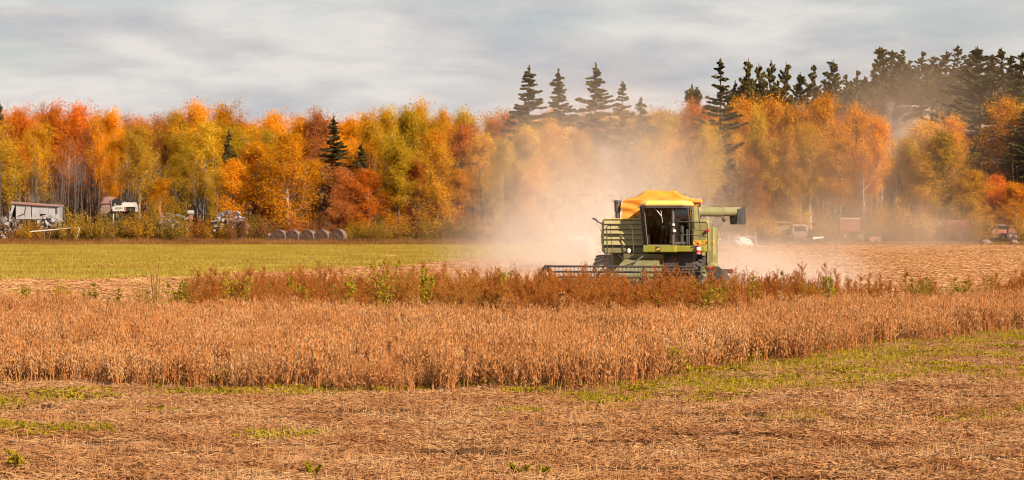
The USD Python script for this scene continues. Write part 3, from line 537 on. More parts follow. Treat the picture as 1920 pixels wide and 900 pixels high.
# centre column, top row, crown width, colour, form, row of the wood (0 front)
ASPENS = [(-12, 225, 92, 'olive', 'low', 1), (42, 203, 84, 'red orange', 'tall', 2), (72, 232, 74, 'gold', 'tall', 1), (18, 262, 80, 'olive', 'tall', 1), (108, 196, 88, 'red orange', 'tall', 2), (150, 193, 84, 'red orange', 'tall', 2),
 (128, 262, 74, 'rust', 'thin', 1), (66, 312, 74, 'olive', 'thin', 1), (205, 205, 82, 'orange', 'tall', 1), (176, 225, 66, 'rust', 'thin', 2), (240, 214, 74, 'rust', 'thin', 2), (262, 232, 84, 'olive', 'tall', 0), (212, 250, 62, 'orange', 'tall', 0),
 (297, 216, 72, 'rust', 'thin', 2), (330, 206, 84, 'gold', 'tall', 2), (366, 194, 92, 'orange', 'tall', 2), (424, 196, 84, 'orange', 'tall', 2), (388, 226, 86, 'yellow', 'tall', 1), (345, 250, 84, 'yellow', 'tall', 1), (338, 292, 84, 'olive', 'low', 0),
 (300, 338, 70, 'orange', 'low', 0), (446, 236, 80, 'yellow', 'tall', 1), (408, 318, 66, 'yellow', 'thin', 0), (475, 232, 66, 'gold', 'tall', 2), (480, 268, 104, 'orange', 'low', 0), (440, 300, 88, 'orange', 'low', 0), (516, 208, 84, 'orange', 'tall', 2), (556, 218, 84, 'orange', 'tall', 2),
 (592, 208, 76, 'rust', 'tall', 2), (540, 250, 112, 'orange', 'low', 0), (502, 245, 74, 'yellow', 'tall', 1), (584, 300, 88, 'orange', 'low', 0), (512, 345, 84, 'red orange', 'low', 0), (652, 222, 76, 'orange', 'tall', 2), (690, 212, 76, 'gold', 'tall', 2), (722, 200, 84, 'yellow', 'tall', 2),
 (760, 206, 84, 'yellow', 'tall', 1), (792, 192, 78, 'gold', 'tall', 2), (832, 206, 72, 'gold', 'tall', 2), (868, 208, 74, 'yellow', 'tall', 2), (748, 262, 84, 'yellow', 'tall', 0), (776, 302, 88, 'red orange', 'low', 0), (862, 234, 92, 'red orange', 'tall', 1), (818, 240, 88, 'gold', 'low', 0), (640, 316, 84, 'rust', 'low', 0),
 (690, 318, 92, 'red orange', 'low', 0), (738, 345, 76, 'orange', 'low', 0), (662, 262, 68, 'orange', 'tall', 1), (704, 262, 72, 'orange', 'tall', 1), (920, 216, 76, 'orange', 'tall', 2), (950, 208, 72, 'red orange', 'tall', 2), (905, 252, 102, 'gold', 'low', 1), (860, 318, 96, 'orange', 'low', 0), (942, 262, 82, 'yellow', 'low', 0),
 (985, 240, 98, 'yellow', 'tall', 1), (1030, 228, 96, 'gold', 'tall', 1), (1008, 300, 90, 'gold', 'low', 0), (1090, 246, 76, 'gold', 'low', 0), (1065, 300, 80, 'olive', 'low', 1), (1240, 205, 84, 'yellow', 'tall', 1), (1222, 260, 84, 'olive', 'thin', 1), (1296, 192, 104, 'red orange', 'tall', 2), (1328, 232, 62, 'yellow', 'tall', 0), (1262, 262, 82, 'gold', 'thin', 0), (1300, 262, 70, 'olive', 'thin', 0),
 (1392, 180, 84, 'orange', 'tall', 2), (1436, 184, 92, 'orange', 'tall', 2), (1416, 204, 46, 'yellow', 'tall', 1), (1380, 252, 80, 'gold', 'low', 1), (1476, 200, 78, 'orange', 'tall', 1), (1450, 262, 84, 'gold', 'low', 0), (1410, 300, 76, 'rust', 'low', 0), (1548, 180, 102, 'orange', 'tall', 1), (1602, 200, 90, 'orange', 'tall', 1), (1646, 218, 68, 'orange', 'tall', 0),
 (1520, 232, 84, 'gold', 'tall', 0), (1575, 262, 84, 'orange', 'tall', 0), (1500, 305, 74, 'gold', 'low', 0), (1620, 290, 72, 'rust', 'thin', 0), (1540, 300, 70, 'rust', 'thin', 0), (1738, 222, 104, 'gold', 'tall', 1), (1700, 258, 96, 'olive', 'low', 0), (1765, 246, 110, 'olive', 'low', 0), (1785, 216, 74, 'orange', 'tall', 1), (1730, 290, 90, 'gold', 'low', 0), (1820, 320, 90, 'gold', 'low', 0),
 (1886, 182, 96, 'orange', 'tall', 1), (1925, 196, 84, 'yellow', 'tall', 1), (1880, 262, 90, 'gold', 'low', 1), (1870, 330, 90, 'red orange', 'low', 0), (1905, 345, 80, 'orange', 'low', 0), (1985, 210, 90, 'gold', 'low', 1)]
r = rng(20)
ORD = ['', 'second ', 'third ', 'fourth ', 'fifth ', 'sixth ', 'seventh ']
lab_seen, todo = {}, []
FORM = {'tall': 'tall aspen', 'low': 'leafy low aspen', 'thin': 'half bare aspen'}
for px, ty, w, col, form, row in ASPENS: lab_seen.setdefault((col, form, place_of(px)), []).append(px)
WORDS = {'red orange': 'red orange', 'orange': 'bright orange', 'gold': 'golden', 'yellow': 'yellow', 'olive': 'olive green', 'rust': 'rusty brown'}
for i, (px, ty, w, col, form, row) in enumerate(ASPENS):
    D = [307, 318, 330][row] + r.uniform(-4, 4); x = X(px, D); gz = float(hill_z(np.array(x), np.array(D))); h = Zp(ty, D) - gz + 0.25; wm = 0.86 * w / F * D
    same = sorted(lab_seen[(col, form, place_of(px))]); lab = f'{WORDS[col]} {FORM[form]}, {place_of(px)}'
    if len(same) > 1:
        k = same.index(px); lab = f'{WORDS[col]} {FORM[form]}, {place_of(px)}, ' + (('left', 'right')[k] + ' one of two' if len(same) == 2 else f'{["first", "second", "third", "fourth", "fifth"][k]} from the left')
    v = i % len(SHAPE[form]); bark = M_BARK if i % 3 else M_BARKD
    key = (form, v, col)
    plant('aspen_tree', key, lambda: [('trunk', SHAPE[form][v][0], M_BARK if v != 1 else M_BARKD), ('crown', SHAPE[form][v][1], LEAF[col])], lab, 'tree', (x, D, gz), r.uniform(0, 360), (wm / 5.0, wm / 5.0, h / 16.0), 'autumn aspens along the field edge')

CONIFERS = [('spruce_tree', 'spruce', 0, 990, 118, 82, 322, 'broad topped dark spruce, leftmost of the tall ones over the dust'), ('spruce_tree', 'spruce', 1, 1050, 125, 74, 324, 'narrow pointed dark spruce between the two tallest over the dust'),
 ('spruce_tree', 'spruce', 2, 1114, 115, 86, 322, 'tallest pointed dark spruce above the dust, left of the harvester'), ('spruce_tree', 'open', 0, 1169, 150, 62, 322, 'thin dark spruce straight above the harvester tank'), ('spruce_tree', 'spruce', 0, 1199, 178, 64, 318, 'short dark spruce beside the thin one above the harvester'),
 ('spruce_tree', 'open', 0, 1347, 107, 72, 320, 'tall open dark spruce above the unloading tube'), ('pine_tree', 'pine', 1, 1296, 155, 62, 345, 'small flat topped pine peeping over the red orange aspen'),
 ('spruce_tree', 'spruce', 1, 628, 215, 58, 312, 'dark spruce standing alone above the hay bales'), ('spruce_tree', 'spruce', 2, 680, 264, 40, 310, 'small dark spruce right of the one above the bales'), ('spruce_tree', 'spruce', 0, 430, 240, 34, 313, 'narrow dark spruce among yellow aspens, above the pink rubble'),
 ('spruce_tree', 'spruce', 2, -2, 186, 44, 330, 'dark spruce cut off by the left picture edge'), ('spruce_tree', 'broad', 0, 1838, 84, 150, 324, 'giant broad dark spruce towering above the red slatted wagon'), ('spruce_tree', 'broad', 0, 1924, 192, 110, 312, 'dark spruce with long branches at the right picture edge'),
 ('spruce_tree', 'spruce', 1, 1752, 208, 54, 326, 'small dark spruce in front of the bare rock')]
for name, kind, v, px, ty, w, D, lab in CONIFERS:
    x = X(px, D); gz = float(hill_z(np.array(x), np.array(D))); h = Zp(ty, D) - gz; R0, H0 = {'spruce': (2.6, 20), 'open': (1.9, 20), 'broad': (3.6, 20), 'pine': (1.9, 14)}[kind]
    s = 1.18 * w / F * D / (2 * R0); mat = M_PINE if kind == 'pine' else M_SPRUCE
    plant(name, (kind, v), lambda: [('trunk', CONIF[kind][v][0], M_BARKD), ('crown', CONIF[kind][v][1], mat)], lab, 'tree', (x, D, gz), r.uniform(0, 360), (s, s, h / H0))
PINES = [(1402, 108, 52), (1424, 118, 50), (1444, 112, 52), (1474, 115, 54), (1500, 134, 46), (1524, 120, 48), (1561, 111, 60), (1588, 138, 50), (1606, 130, 52), (1622, 142, 46), (1648, 85, 62), (1672, 92, 54), (1690, 92, 48), (1704, 112, 50), (1728, 95, 58), (1750, 104, 54), (1773, 94, 56), (1797, 84, 50),
         (1816, 100, 48), (1862, 100, 48), (1876, 88, 50), (1896, 102, 50), (1917, 96, 56), (1940, 100, 56), (1380, 150, 46), (1712, 150, 50), (1664, 150, 52)]
for i, (px, ty, w) in enumerate(sorted(PINES)):
    D = 392 + r.uniform(-10, 14); x = X(px, D); gz = float(hill_z(np.array(x), np.array(D))) - 0.4; h = Zp(ty, D) - gz; s = w / F * D / 4.9; v = int(r.integers(0, 4))
    spot = 'left of the rock' if px < 1640 else 'above the rock' if px < 1800 else 'right of the giant spruce' if px > 1845 else 'beside the giant spruce'
    grp = [q for q in sorted(PINES) if (q[0] < 1640) == (px < 1640) and (1640 <= q[0] < 1800) == (1640 <= px < 1800) and (q[0] > 1845) == (px > 1845)]; k = grp.index((px, ty, w))
    num = ['first', 'second', 'third', 'fourth', 'fifth', 'sixth', 'seventh', 'eighth', 'ninth', 'tenth', 'eleventh', 'twelfth'][k]
    plant('pine_tree', ('pine', v), lambda: [('trunk', CONIF['pine'][v][0], M_BARKD), ('crown', CONIF['pine'][v][1], M_PINE)], f'dark pine on the hilltop {spot}, {num} from the left', 'tree', (x, D, gz), r.uniform(0, 360), (s, s, h / 14.0), 'pines on the hilltop')
BARE = [(78, 172, 'bare grey tree above the left red orange crowns, left one of two'), (150, 182, 'bare grey tree above the left red orange crowns, right one of two'), (12, 178, 'bare grey tree at the top left picture edge'), (222, 196, 'bare grey tree between the orange crowns behind the domed wreck'),
        (1128, 262, 'pale dead tree in the dust, left one of three'), (1141, 255, 'pale dead tree in the dust, middle of three'), (1156, 268, 'pale dead tree in the dust, right one of three'), (424, 330, 'pale dead tree with forked limbs above the pink rubble'), (1506, 172, 'bare grey tree between the hilltop pines and orange aspens'), (1664, 172, 'pale half dead tree left of the bare rock')]
for i, (px, ty, lab) in enumerate(BARE):
    D = 336 if px < 300 else 309 if px < 1500 else 346; x = X(px, D); gz = float(hill_z(np.array(x), np.array(D))); h = Zp(ty, D) - gz; v = i % 3
    plant('bare_tree', ('bare', v), lambda: [('branches', bare_parts(690 + v), M_TWIG if v == 0 else M_BARK)], lab, 'tree', (x, D, gz), r.uniform(0, 360), (0.8, 0.8, h / 16.0))
SHRUBS = [(60, 408, 70, 'gold'), (104, 414, 60, 'olive'), (143, 388, 72, 'yellow'), (190, 390, 78, 'olive'), (234, 390, 84, 'olive'), (176, 412, 64, 'gold'), (268, 388, 78, 'gold'), (306, 366, 88, 'olive'), (330, 396, 72, 'olive'), (366, 403, 74, 'orange'), (408, 404, 60, 'gold'), (446, 396, 62, 'rust'),
          (478, 392, 70, 'olive'), (500, 402, 62, 'rust'), (560, 400, 62, 'red orange'), (600, 396, 56, 'rust'), (672, 408, 64, 'yellow'), (712, 404, 60, 'olive'), (752, 400, 64, 'gold'), (800, 408, 70, 'olive'), (850, 402, 70, 'olive'), (905, 404, 66, 'gold'), (962, 402, 70, 'olive'),
          (1420, 398, 70, 'yellow'), (1450, 402, 62, 'gold'), (1500, 392, 66, 'gold'), (1545, 398, 66, 'olive'), (1640, 382, 80, 'olive'), (1672, 360, 84, 'gold'), (1722, 386, 84, 'gold'), (1760, 396, 62, 'olive'), (1836, 396, 88, 'gold'), (1810, 406, 60, 'rust'), (1914, 402, 52, 'gold'), (1874, 404, 56, 'rust'), (1690, 402, 62, 'rust')]
seen = {}
for px, ty, w, col in SHRUBS: seen.setdefault((col, place_of(px)), []).append(px)
for i, (px, ty, w, col) in enumerate(SHRUBS):
    D = 299 + r.uniform(-2.5, 2.5); x = X(px, D); h = Zp(ty, D); s = w / F * D / 4.0; v = i % 3
    same = sorted(seen[(col, place_of(px))]); lab = f'rounded {WORDS[col]} willow bush, {place_of(px)}'.replace('above the', 'near the').replace('behind the', 'beside the')
    if len(same) > 1: lab += ', ' + (('left', 'right')[same.index(px)] + ' one of two' if len(same) == 2 else ['first', 'second', 'third', 'fourth'][same.index(px)] + ' from the left')
    plant('willow_bush', ('shrub', v, col), lambda: [('stems', SHRUB[v][0], M_BARKD), ('foliage', SHRUB[v][1], SHRUBLEAF[col])], lab, 'bush', (x, D, 0), r.uniform(0, 360), (s, s, h / 2.6), 'bushes along the field edge')

# the depth of the wood behind the trees that can be told apart
r = rng(30)
def pole_tree(seed):
    q = rng(seed); w = MB()
    for _ in range(5):
        b = np.append(q.uniform(-2, 2, 2), 0); w.tube([b, b + [q.normal(0, 0.3), q.normal(0, 0.3), q.uniform(6, 10)]], [0.08, 0.03], 5, cap=False)
        e = b + [0, 0, 1] * q.uniform(3, 9, (7, 1)); w.add(*sticks(e, e + q.normal(0, 0.8, (7, 3)) * [1, 1, 0.4] + [0, 0, 0.7], 0.025))
    return w
def under_brush(seed, n=420):
    q = rng(seed); m = MB(); c = np.column_stack([q.normal(0, 1.5, (n, 2)), np.abs(q.normal(0, 1.4, n)) + 0.1]); m.add(*rand_leaves(q, c, 0.24)); return m
fill = [('back_tree', [('trunk', SHAPE['tall'][k][0], M_BARKD), ('crown', SHAPE['tall'][k][1], LEAF[c])]) for k, c in ((0, 'orange'), (1, 'gold'), (2, 'rust'), (0, 'olive'), (1, 'red orange'))]
fill += [('poles', [('wood', pole_tree(700), M_BARKD)]), ('poles', [('wood', pole_tree(701), M_BARKD)]), ('brush', [('leaves', under_brush(702), SHRUBLEAF['olive'])]), ('brush', [('leaves', under_brush(703), SHRUBLEAF['rust'])])]
pts, idx, sc = [], [], []
for row, D0 in enumerate((336, 346, 358, 372)):
    for px in np.arange(-120, 2060, 58):
        D = D0 + r.uniform(-4, 4); q = px + r.uniform(-24, 24); x = X(q, D); gz = float(hill_z(np.array(x), np.array(D)))
        if q > 1600 and row > 0: continue
        cap = np.interp(q, [0, 200, 480, 600, 800, 930, 1060, 1200, 1290, 1400, 1580, 1640, 1700, 1800, 1900], [206, 212, 222, 226, 214, 210, 206, 204, 204, 205, 205, 245, 285, 262, 215])
        h = Zp(cap, D) - gz - r.uniform(0, 2.0); pts.append((x, D, gz)); idx.append(int(r.integers(0, 5))); sc.append((0.95, 0.95, max(h, 3) / 16.0))
for px in np.arange(-120, 2060, 15):
    for D0 in (313, 322, 334, 346):
        D = D0 + r.uniform(-5, 5); q = px + r.uniform(-10, 10)
        if q > 1250 and D0 > 325: continue
        pts.append((X(q, D), D, float(hill_z(np.array(X(q, D)), np.array(D))))); idx.append(int(r.choice([5, 6]))); s = r.uniform(0.75, 1.1); sc.append((s, s, s))
for px in np.arange(-120, 2060, 17):
    for D0 in (303, 316, 332):
        D = D0 + r.uniform(-5, 5); q = px + r.uniform(-12, 12); s = r.uniform(0.6, 1.15); pts.append((X(q, D), D, float(hill_z(np.array(X(q, D)), np.array(D))))); idx.append(int(r.choice([7, 8]))); sc.append((s, s, s * (0.8 if D0 < 305 else 1.3)))
fill.append(('back_pine', [('trunk', CONIF['pine'][0][0], M_BARKD), ('crown', CONIF['pine'][0][1], M_PINE)])); fill.append(('back_pine', [('trunk', CONIF['pine'][2][0], M_BARKD), ('crown', CONIF['pine'][2][1], M_PINE)]))
for px in np.arange(1360, 2060, 13):
    for D0 in (404, 420):
        D = D0 + r.uniform(-8, 8); q = px + r.uniform(-9, 9); x = X(q, D); gz = float(hill_z(np.array(x), np.array(D))) - 0.3
        cap = np.interp(q, [1360, 1400, 1480, 1560, 1620, 1650, 1800, 1920], [175, 140, 148, 146, 150, 118, 118, 124]) + r.uniform(0, 40); h = max(Zp(cap, D) - gz, 3); pts.append((x, D, gz)); idx.append(int(r.integers(9, 11))); sc.append((0.85, 0.85, h / 14.0))
instancer('distant_wood', fill, pts, r.uniform(0, 6.28, len(pts)), sc, idx, 'shadowy depth of the autumn wood behind the edge trees', 'wood')

# ------------------------------------------------------------------ dust raised by the harvester
def dust(label, center, radii, density, col=(0.85, 0.67, 0.56), nscale=0.18, lo=0.12, hi=1.75, name='dust_cloud'):
    k = numbered('/World/Looks/dust')
    nodes = {'g': ('geometry', {}), 'm': ('mapping', {'mapping_type': 'point', 'location': tuple(-c / q for c, q in zip(center, radii)), 'scale': tuple(1.0 / q for q in radii)}),
             'len': ('vector_math', {'math_type': 'length'}), 'fall': ('map_range', {'range_type': 'smootherstep', 'from_min': 1.0, 'from_max': 0.0, 'to_min': 0.0, 'to_max': density, 'clamp': True}),
             'n': ('noise_texture', {'scale': nscale, 'detail': 3.0, 'roughness': 0.55, 'distortion': 0.4}), 'mr': ('map_range', {'from_min': 0.40, 'from_max': 0.62, 'to_min': lo, 'to_max': hi, 'clamp': True}),
             'mul': ('math', {'math_type': 'multiply'}), 'v': ('principled_volume', {'color': col, 'anisotropy': -0.1})}
    mat = usdkit.material(stage, k, nodes, [('g.position', 'm.vector'), ('m.vector', 'len.vector1'), ('len.value', 'fall.value'), ('g.position', 'n.vector'), ('n.fac', 'mr.value'), ('fall.result', 'mul.value1'), ('mr.result', 'mul.value2'), ('mul.value', 'v.density')], volume='v.volume')
    s = trimesh.creation.icosphere(3, 1.0); v = s.vertices * np.array(radii) * 1.02 + np.array(center); v[:, 2] = np.maximum(v[:, 2], -0.8)
    obj(name, (v, s.faces), mat, kind='stuff', label=label)

# ------------------------------------------------------------------ combine harvester
YAW, D0 = 16.0, 86.0; _c, _s = math.cos(math.radians(YAW)), math.sin(math.radians(YAW)); BX = X(1235, D0)
def Lp(px, py, Y):
    """The point of the harvester's own space (x to the picture's right, y away, z up) that shows at a photo pixel, at depth Y."""
    k = (px - 960) / F; x = (k * (D0 + Y * _c) - BX - Y * _s) / (_c + k * _s); return np.array([x, Y, Zp(py, D0 - x * _s + Y * _c)])
def lx(px, Y): return Lp(px, 412, Y)[0]
def lz(py, Y, x=0): return Zp(py, D0 - x * _s + Y * _c)
GREEN, GREEN2 = (0.150, 0.138, 0.034), (0.25, 0.19, 0.105)
M_JD = plain('harvester_green', GREEN, 0.5, dirt=GREEN2, dirt_amt=0.95, scale=2.8, streak=(1, 1, 0.45), bump=0.1)
M_JDD = plain('dusty_green', (0.135, 0.128, 0.05), 0.7, dirt=(0.22, 0.17, 0.10), dirt_amt=0.95, scale=2.5)
M_JDP = plain('dusty_panel', (0.245, 0.22, 0.085), 0.65, dirt=(0.38, 0.30, 0.175), dirt_amt=0.8, scale=2.0)
M_JDB = plain('cab_green', (0.185, 0.168, 0.014), 0.42, dirt=(0.26, 0.21, 0.06), dirt_amt=0.5, scale=3)
M_ROOF = plain('cab_roof_yellow', (0.66, 0.38, 0.06), 0.5, dirt=(0.55, 0.38, 0.18), dirt_amt=0.6, scale=2)
M_TARP = plain('orange_tarp', (0.62, 0.185, 0.005), 0.6, dirt=(0.60, 0.27, 0.07), dirt_amt=0.5, scale=1.5, bump=0.25, bscale=4)
M_BLACK = plain('black_rubber', (0.022, 0.020, 0.019), 0.8, dirt=(0.10, 0.075, 0.055), dirt_amt=0.5, scale=3)
M_DARK = plain('dark_metal', (0.035, 0.028, 0.026), 0.6, dirt=(0.12, 0.075, 0.05), dirt_amt=0.6, scale=3)
M_STEEL = plain('worn_steel', (0.30, 0.25, 0.21), 0.45, metal=0.4, dirt=(0.16, 0.09, 0.05), dirt_amt=0.7, scale=3)
M_TYRE = plain('dusty_tyre', (0.30, 0.22, 0.16), 0.9, dirt=(0.46, 0.34, 0.24), dirt_amt=0.9, scale=2.5)
M_YEL = plain('rim_yellow', (0.62, 0.36, 0.02), 0.5, dirt=(0.4, 0.25, 0.1))
M_STRIPE = plain('decal_yellow', (0.72, 0.38, 0.02), 0.5)
M_RED = plain('red_paint', (0.42, 0.012, 0.025), 0.35, dirt=(0.30, 0.03, 0.03))
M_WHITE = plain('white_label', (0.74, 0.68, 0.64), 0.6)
M_LAMP = plain('lamp_glass', (0.75, 0.72, 0.68), 0.15)
M_CAB = plain('cab_interior', (0.030, 0.025, 0.022), 0.8)
M_FRAME = plain('cab_frame', (0.055, 0.042, 0.044), 0.5, dirt=(0.14, 0.10, 0.09), dirt_amt=0.5)
M_GLASS = usdkit.material(stage, L('cab_glass'), {'t': ('transparent_bsdf', {'color': (0.60, 0.62, 0.57)}), 'g': ('glossy_bsdf', {'roughness': 0.03, 'color': (0.9, 0.9, 0.9)}), 'f': ('fresnel', {'IOR': 1.45}), 'm': ('mix_closure', {})},
    [('f.fac', 'm.fac'), ('t.BSDF', 'm.closure1'), ('g.BSDF', 'm.closure2')], surface='m.closure')
HARV = dict(loc=(BX, D0, 0.0), rotz=-YAW)
cb = thing('combine_harvester', 'green combine harvester with yellow cab roof and orange tank tarp, cutting toward the camera', 'combine harvester', **HARV)
def slab(px0, px1, py0, py1, Y, depth, b=0.03, x0=None, x1=None):
    a, c = (lx(px0, Y) if x0 is None else x0), (lx(px1, Y) if x1 is None else x1); xm = (a + c) / 2
    return MB().box((a, Y, lz(py1, Y, xm)), (c, Y + depth, lz(py0, Y, xm)), b)
# body and its panels
xl, xr = lx(1127, 0), lx(1334, 0.35)
obj('main_body', MB().box((xl + 0.25, 0.30, 1.05), (lx(1205, 0.3) - 0.04, 1.5, lz(412, 1) - 0.06), 0.08), M_JD, cb)
obj('cab_mount', MB().box((lx(1205, 0.3) - 0.05, 0.05, 1.05), (xr - 0.55, 1.5, lz(461, 0.3) - 0.06), 0.04), M_DARK, cb)
obj('separator_body', MB().box((-1.35, 1.35, 0.95), (0.62, 4.9, lz(412, 1) - 0.10), 0.12), M_JD, cb)
obj('rear_hood', MB().hull([(x, y, z) for x in (-1.25, 0.52) for y, z in ((4.8, 1.2), (4.8, 2.45), (6.1, 1.5), (5.9, 2.25))]), M_JD, cb)
z0, z1 = lz(476, 0, xl), lz(410.5, 0, xl); xpr = lx(1216, 0)
pn = obj('engine_panel', MB().box((xl, 0.03, z0), (xpr, 0.34, z1), 0.09), M_JDP, cb)
obj('rim_moulding', MB().box((xl + 0.05, -0.02, z1 - 0.018), (xpr, 0.10, z1 + 0.012), 0.010), M_ROOF, pn)
lev = [412.8, 420.6, 430.2, 439.8, 449.4, 460.6]
for a, b_ in zip(lev[:-1], lev[1:]):
    m = MB(); za, zb = lz(a, 0, -1.5), lz(b_, 0, -1.5)
    m.hull([(x, y, z) for x in (xl + 0.10, xpr - 0.02) for y, z in ((0.02, za - 0.012), (-0.035, zb + 0.018), (0.06, za - 0.012), (0.06, zb + 0.018))]); obj('louver', m, M_JDP, pn)
obj('gap_rail', MB().box((xl + 0.08, -0.005, lz(463.5, 0, -1.5)), (xpr, 0.06, lz(461.5, 0, -1.5)), 0), M_DARK, pn)
obj('lower_band', MB().box((xl + 0.12, -0.03, lz(474.5, 0, -1.5)), (xpr - 0.02, 0.06, lz(465.5, 0, -1.5)), 0.015), M_JDD, pn)
obj('lamp', MB().lathe([(0.001, -0.10), (0.07, -0.09), (0.075, -0.02), (0.03, 0.02)], 'y', Lp(1180, 470, -0.05), 14), M_LAMP, pn)
m = MB(); m.lathe([(0.02, -0.16), (0.40, -0.15), (0.44, -0.08), (0.44, 0.12)], 'x', (xl, 1.0, lz(443, 1, xl)), 30)
sc_ = obj('intake_screen', m, M_TYRE, cb); m = MB()
for q in np.linspace(0, math.pi, 7)[:-1]: m.tube([np.array((xl - 0.17, 1.0 + 0.42 * math.cos(q), lz(443, 1, xl) + 0.42 * math.sin(q))), np.array((xl - 0.17, 1.0 - 0.42 * math.cos(q), lz(443, 1, xl) - 0.42 * math.sin(q)))], 0.012, 5)
obj('screen_spokes', m, M_DARK, sc_)
# exhaust stack with its pre-cleaner
e = Lp(1158, 410, 1.1); zc0, zc1 = lz(397, 1.1, e[0]), lz(379, 1.1, e[0])
st = obj('air_stack', MB().cyl((e[0], 1.1, e[2] - 0.4), (e[0], 1.1, zc0 + 0.02), 0.075, 14), M_DARK, cb)
obj('precleaner_bowl', MB().lathe([(0.05, zc0 - 0.03), (0.105, zc0 + 0.01), (0.112, zc1), (0.02, zc1 + 0.01)], 'z', (e[0], 1.1, 0), 20), M_FRAME, st)
obj('precleaner_cap', MB().lathe([(0.02, zc1), (0.145, zc1 + 0.005), (0.14, zc1 + 0.045), (0.08, zc1 + 0.075), (0.005, zc1 + 0.08)], 'z', (e[0], 1.1, 0), 20), M_FRAME, st)
# side mirror arm at the far left
m = MB(); a = Lp(1113, 410, 0.3); b_ = Lp(1130, 421, 0.3); m.tube([a, b_], 0.022, 6); m.tube([Lp(1119, 407, 0.3), Lp(1119, 416, 0.3)], 0.010, 5); m.tube([Lp(1117, 414, 0.3), Lp(1127, 432, 0.3)], 0.008, 5); m.box(a - [0.05, 0.02, 0.02], a + [0.05, 0.02, 0.03], 0.005)
obj('mirror_arm', m, M_DARK, cb)
# grain tank and its tarp
tx0, tx1, ty0, ty1 = lx(1166, 0.95), lx(1291, 0.95), 0.95, 2.55; tz0 = lz(410, 0.95, 0) - 0.03; tze = lz(376.5, 1.0, 0)
tk = obj('grain_tank', MB().box((tx0 + 0.02, ty0 + 0.02, tz0 - 0.5), (tx1 - 0.02, ty1 - 0.02, tze), 0.03), M_JD, cb)
def tarp():
    base = [(x, y, z) for x in (tx0, tx1) for y in (ty0, ty1) for z in (tz0, tze)]
    rx0, rx1, ym = lx(1198, 1.6), lx(1264, 1.6), (ty0 + ty1) / 2; zr = lz(357.5, 1.6, 0.2); zs = lz(363, 1.6, -0.5)
    top = [(rx0 + 0.25, ym - 0.28, zr - 0.02), (rx1, ym - 0.28, zr), (rx0 + 0.25, ym + 0.3, zr - 0.02), (rx1, ym + 0.3, zr), (rx0 - 0.02, ym - 0.2, zs), (rx0 - 0.02, ym + 0.2, zs)]
    m = trimesh.convex.convex_hull(np.array(base + top)); 
    for _ in range(4): m = m.subdivide()
    n = m.vertex_normals; v = np.array(m.vertices)
    fold = np.sin((v[:, 0] * 1.6 + v[:, 2] * 5.2 + 1.6 * meshkit.noise(v * 1.7, 3)) * 3.1) * 0.032 + (meshkit.fbm(v * 3.0, 3, 7) - 0.5) * 0.13
    sag = -0.05 * np.sin(np.clip((v[:, 2] - tze) / (zr - tze), 0, 1) * math.pi)
    return v + n * (fold + sag)[:, None], m.faces
obj('tank_tarp', tarp(), M_TARP, cb, smooth=35)
m = MB(); ez = tze - 0.01
m.box((tx1 - 0.02, ty0 - 0.12, ez - 0.05), (tx1 + 0.13, ty1 + 0.10, ez + 0.05), 0.02); obj('tarp_eave', m, M_TARP, cb)
obj('tank_corner_post', MB().box((tx1 - 0.01, ty1 - 0.16, tz0), (tx1 + 0.07, ty1 - 0.02, ez), 0.01), M_DARK, cb)
# cab
cx0, cx1, cxr = lx(1208, -0.40), lx(1262, -0.55), lx(1297, 0.85); zb_, zt_ = lz(459, -0.5), lz(386, -0.5)
bot = np.array([(cx0, -0.38), (cx0 + 0.14, -0.52), (cx1, -0.55), (cxr, 0.85), (cx0 + 0.02, 0.90)]); topq = bot.copy(); topq[:, 0] += [-0.12, -0.12, 0.0, 0.02, -0.10]; topq[:, 1] += [0.0, -0.03, -0.03, 0, 0]
B3 = np.column_stack([bot, np.full(5, zb_)]); T3 = np.column_stack([topq, np.full(5, zt_)])
fr = obj('cab_frame', MB().hull(np.vstack([B3 - [0, 0, 0.03], B3 + [0, 0, 0.03]])), M_FRAME, cb)
for i, rad in ((0, 0.04), (1, 0.022), (2, 0.05), (3, 0.05), (4, 0.05)): obj('post', MB().tube([B3[i], T3[i]], rad, 6), M_FRAME, fr)
m = MB()
for i in range(5):
    j = (i + 1) % 5; a, c = T3[i] - [0, 0, 0.05], T3[j] - [0, 0, 0.05]; m.hull([p + o for p in (a, c) for o in ((0, 0, 0.06), (0, 0, -0.05), (0.02, 0.02, 0), (-0.02, -0.02, 0))])
obj('head_rail', m, M_FRAME, fr)
def pane(i, j, t0=0.03, t1=0.97, z0_=0.02, z1_=0.93, th=0.012):
    a, b2, c, d = [B3[i] + (B3[j] - B3[i]) * t for t in (t0, t1)] + [T3[i] + (T3[j] - T3[i]) * t for t in (t0, t1)]
    p = [a + (c - a) * z0_, b2 + (d - b2) * z0_, a + (c - a) * z1_, b2 + (d - b2) * z1_]; n = unit(np.cross(p[1] - p[0], p[2] - p[0])) * th / 2
    return MB().hull([q + s for q in p for s in (n, -n)])
obj('side_window', pane(4, 0), M_GLASS, cb); obj('windshield', pane(0, 1), M_GLASS, cb); obj('windshield', pane(1, 2), M_GLASS, cb)
dv = B3[3] - B3[2]; dr = MB()
P2 = lambda t, z: (B3[2] + (B3[3] - B3[2]) * t) * (1 - z) + (T3[2] + (T3[3] - T3[2]) * t) * z
for (t0, z0_, t1, z1_) in ((0.06, 0.02, 0.06, 0.93), (0.92, 0.02, 0.92, 0.93), (0.06, 0.05, 0.92, 0.05), (0.06, 0.93, 0.92, 0.93)):
    a, c = P2(t0, z0_), P2(t1, z1_); dr.hull([p + np.array(o) for p in (a, c) for o in ((0.035, -0.02, 0.03), (0.035, -0.05, -0.03), (-0.01, 0.06, 0.03), (-0.01, 0.02, -0.03))])
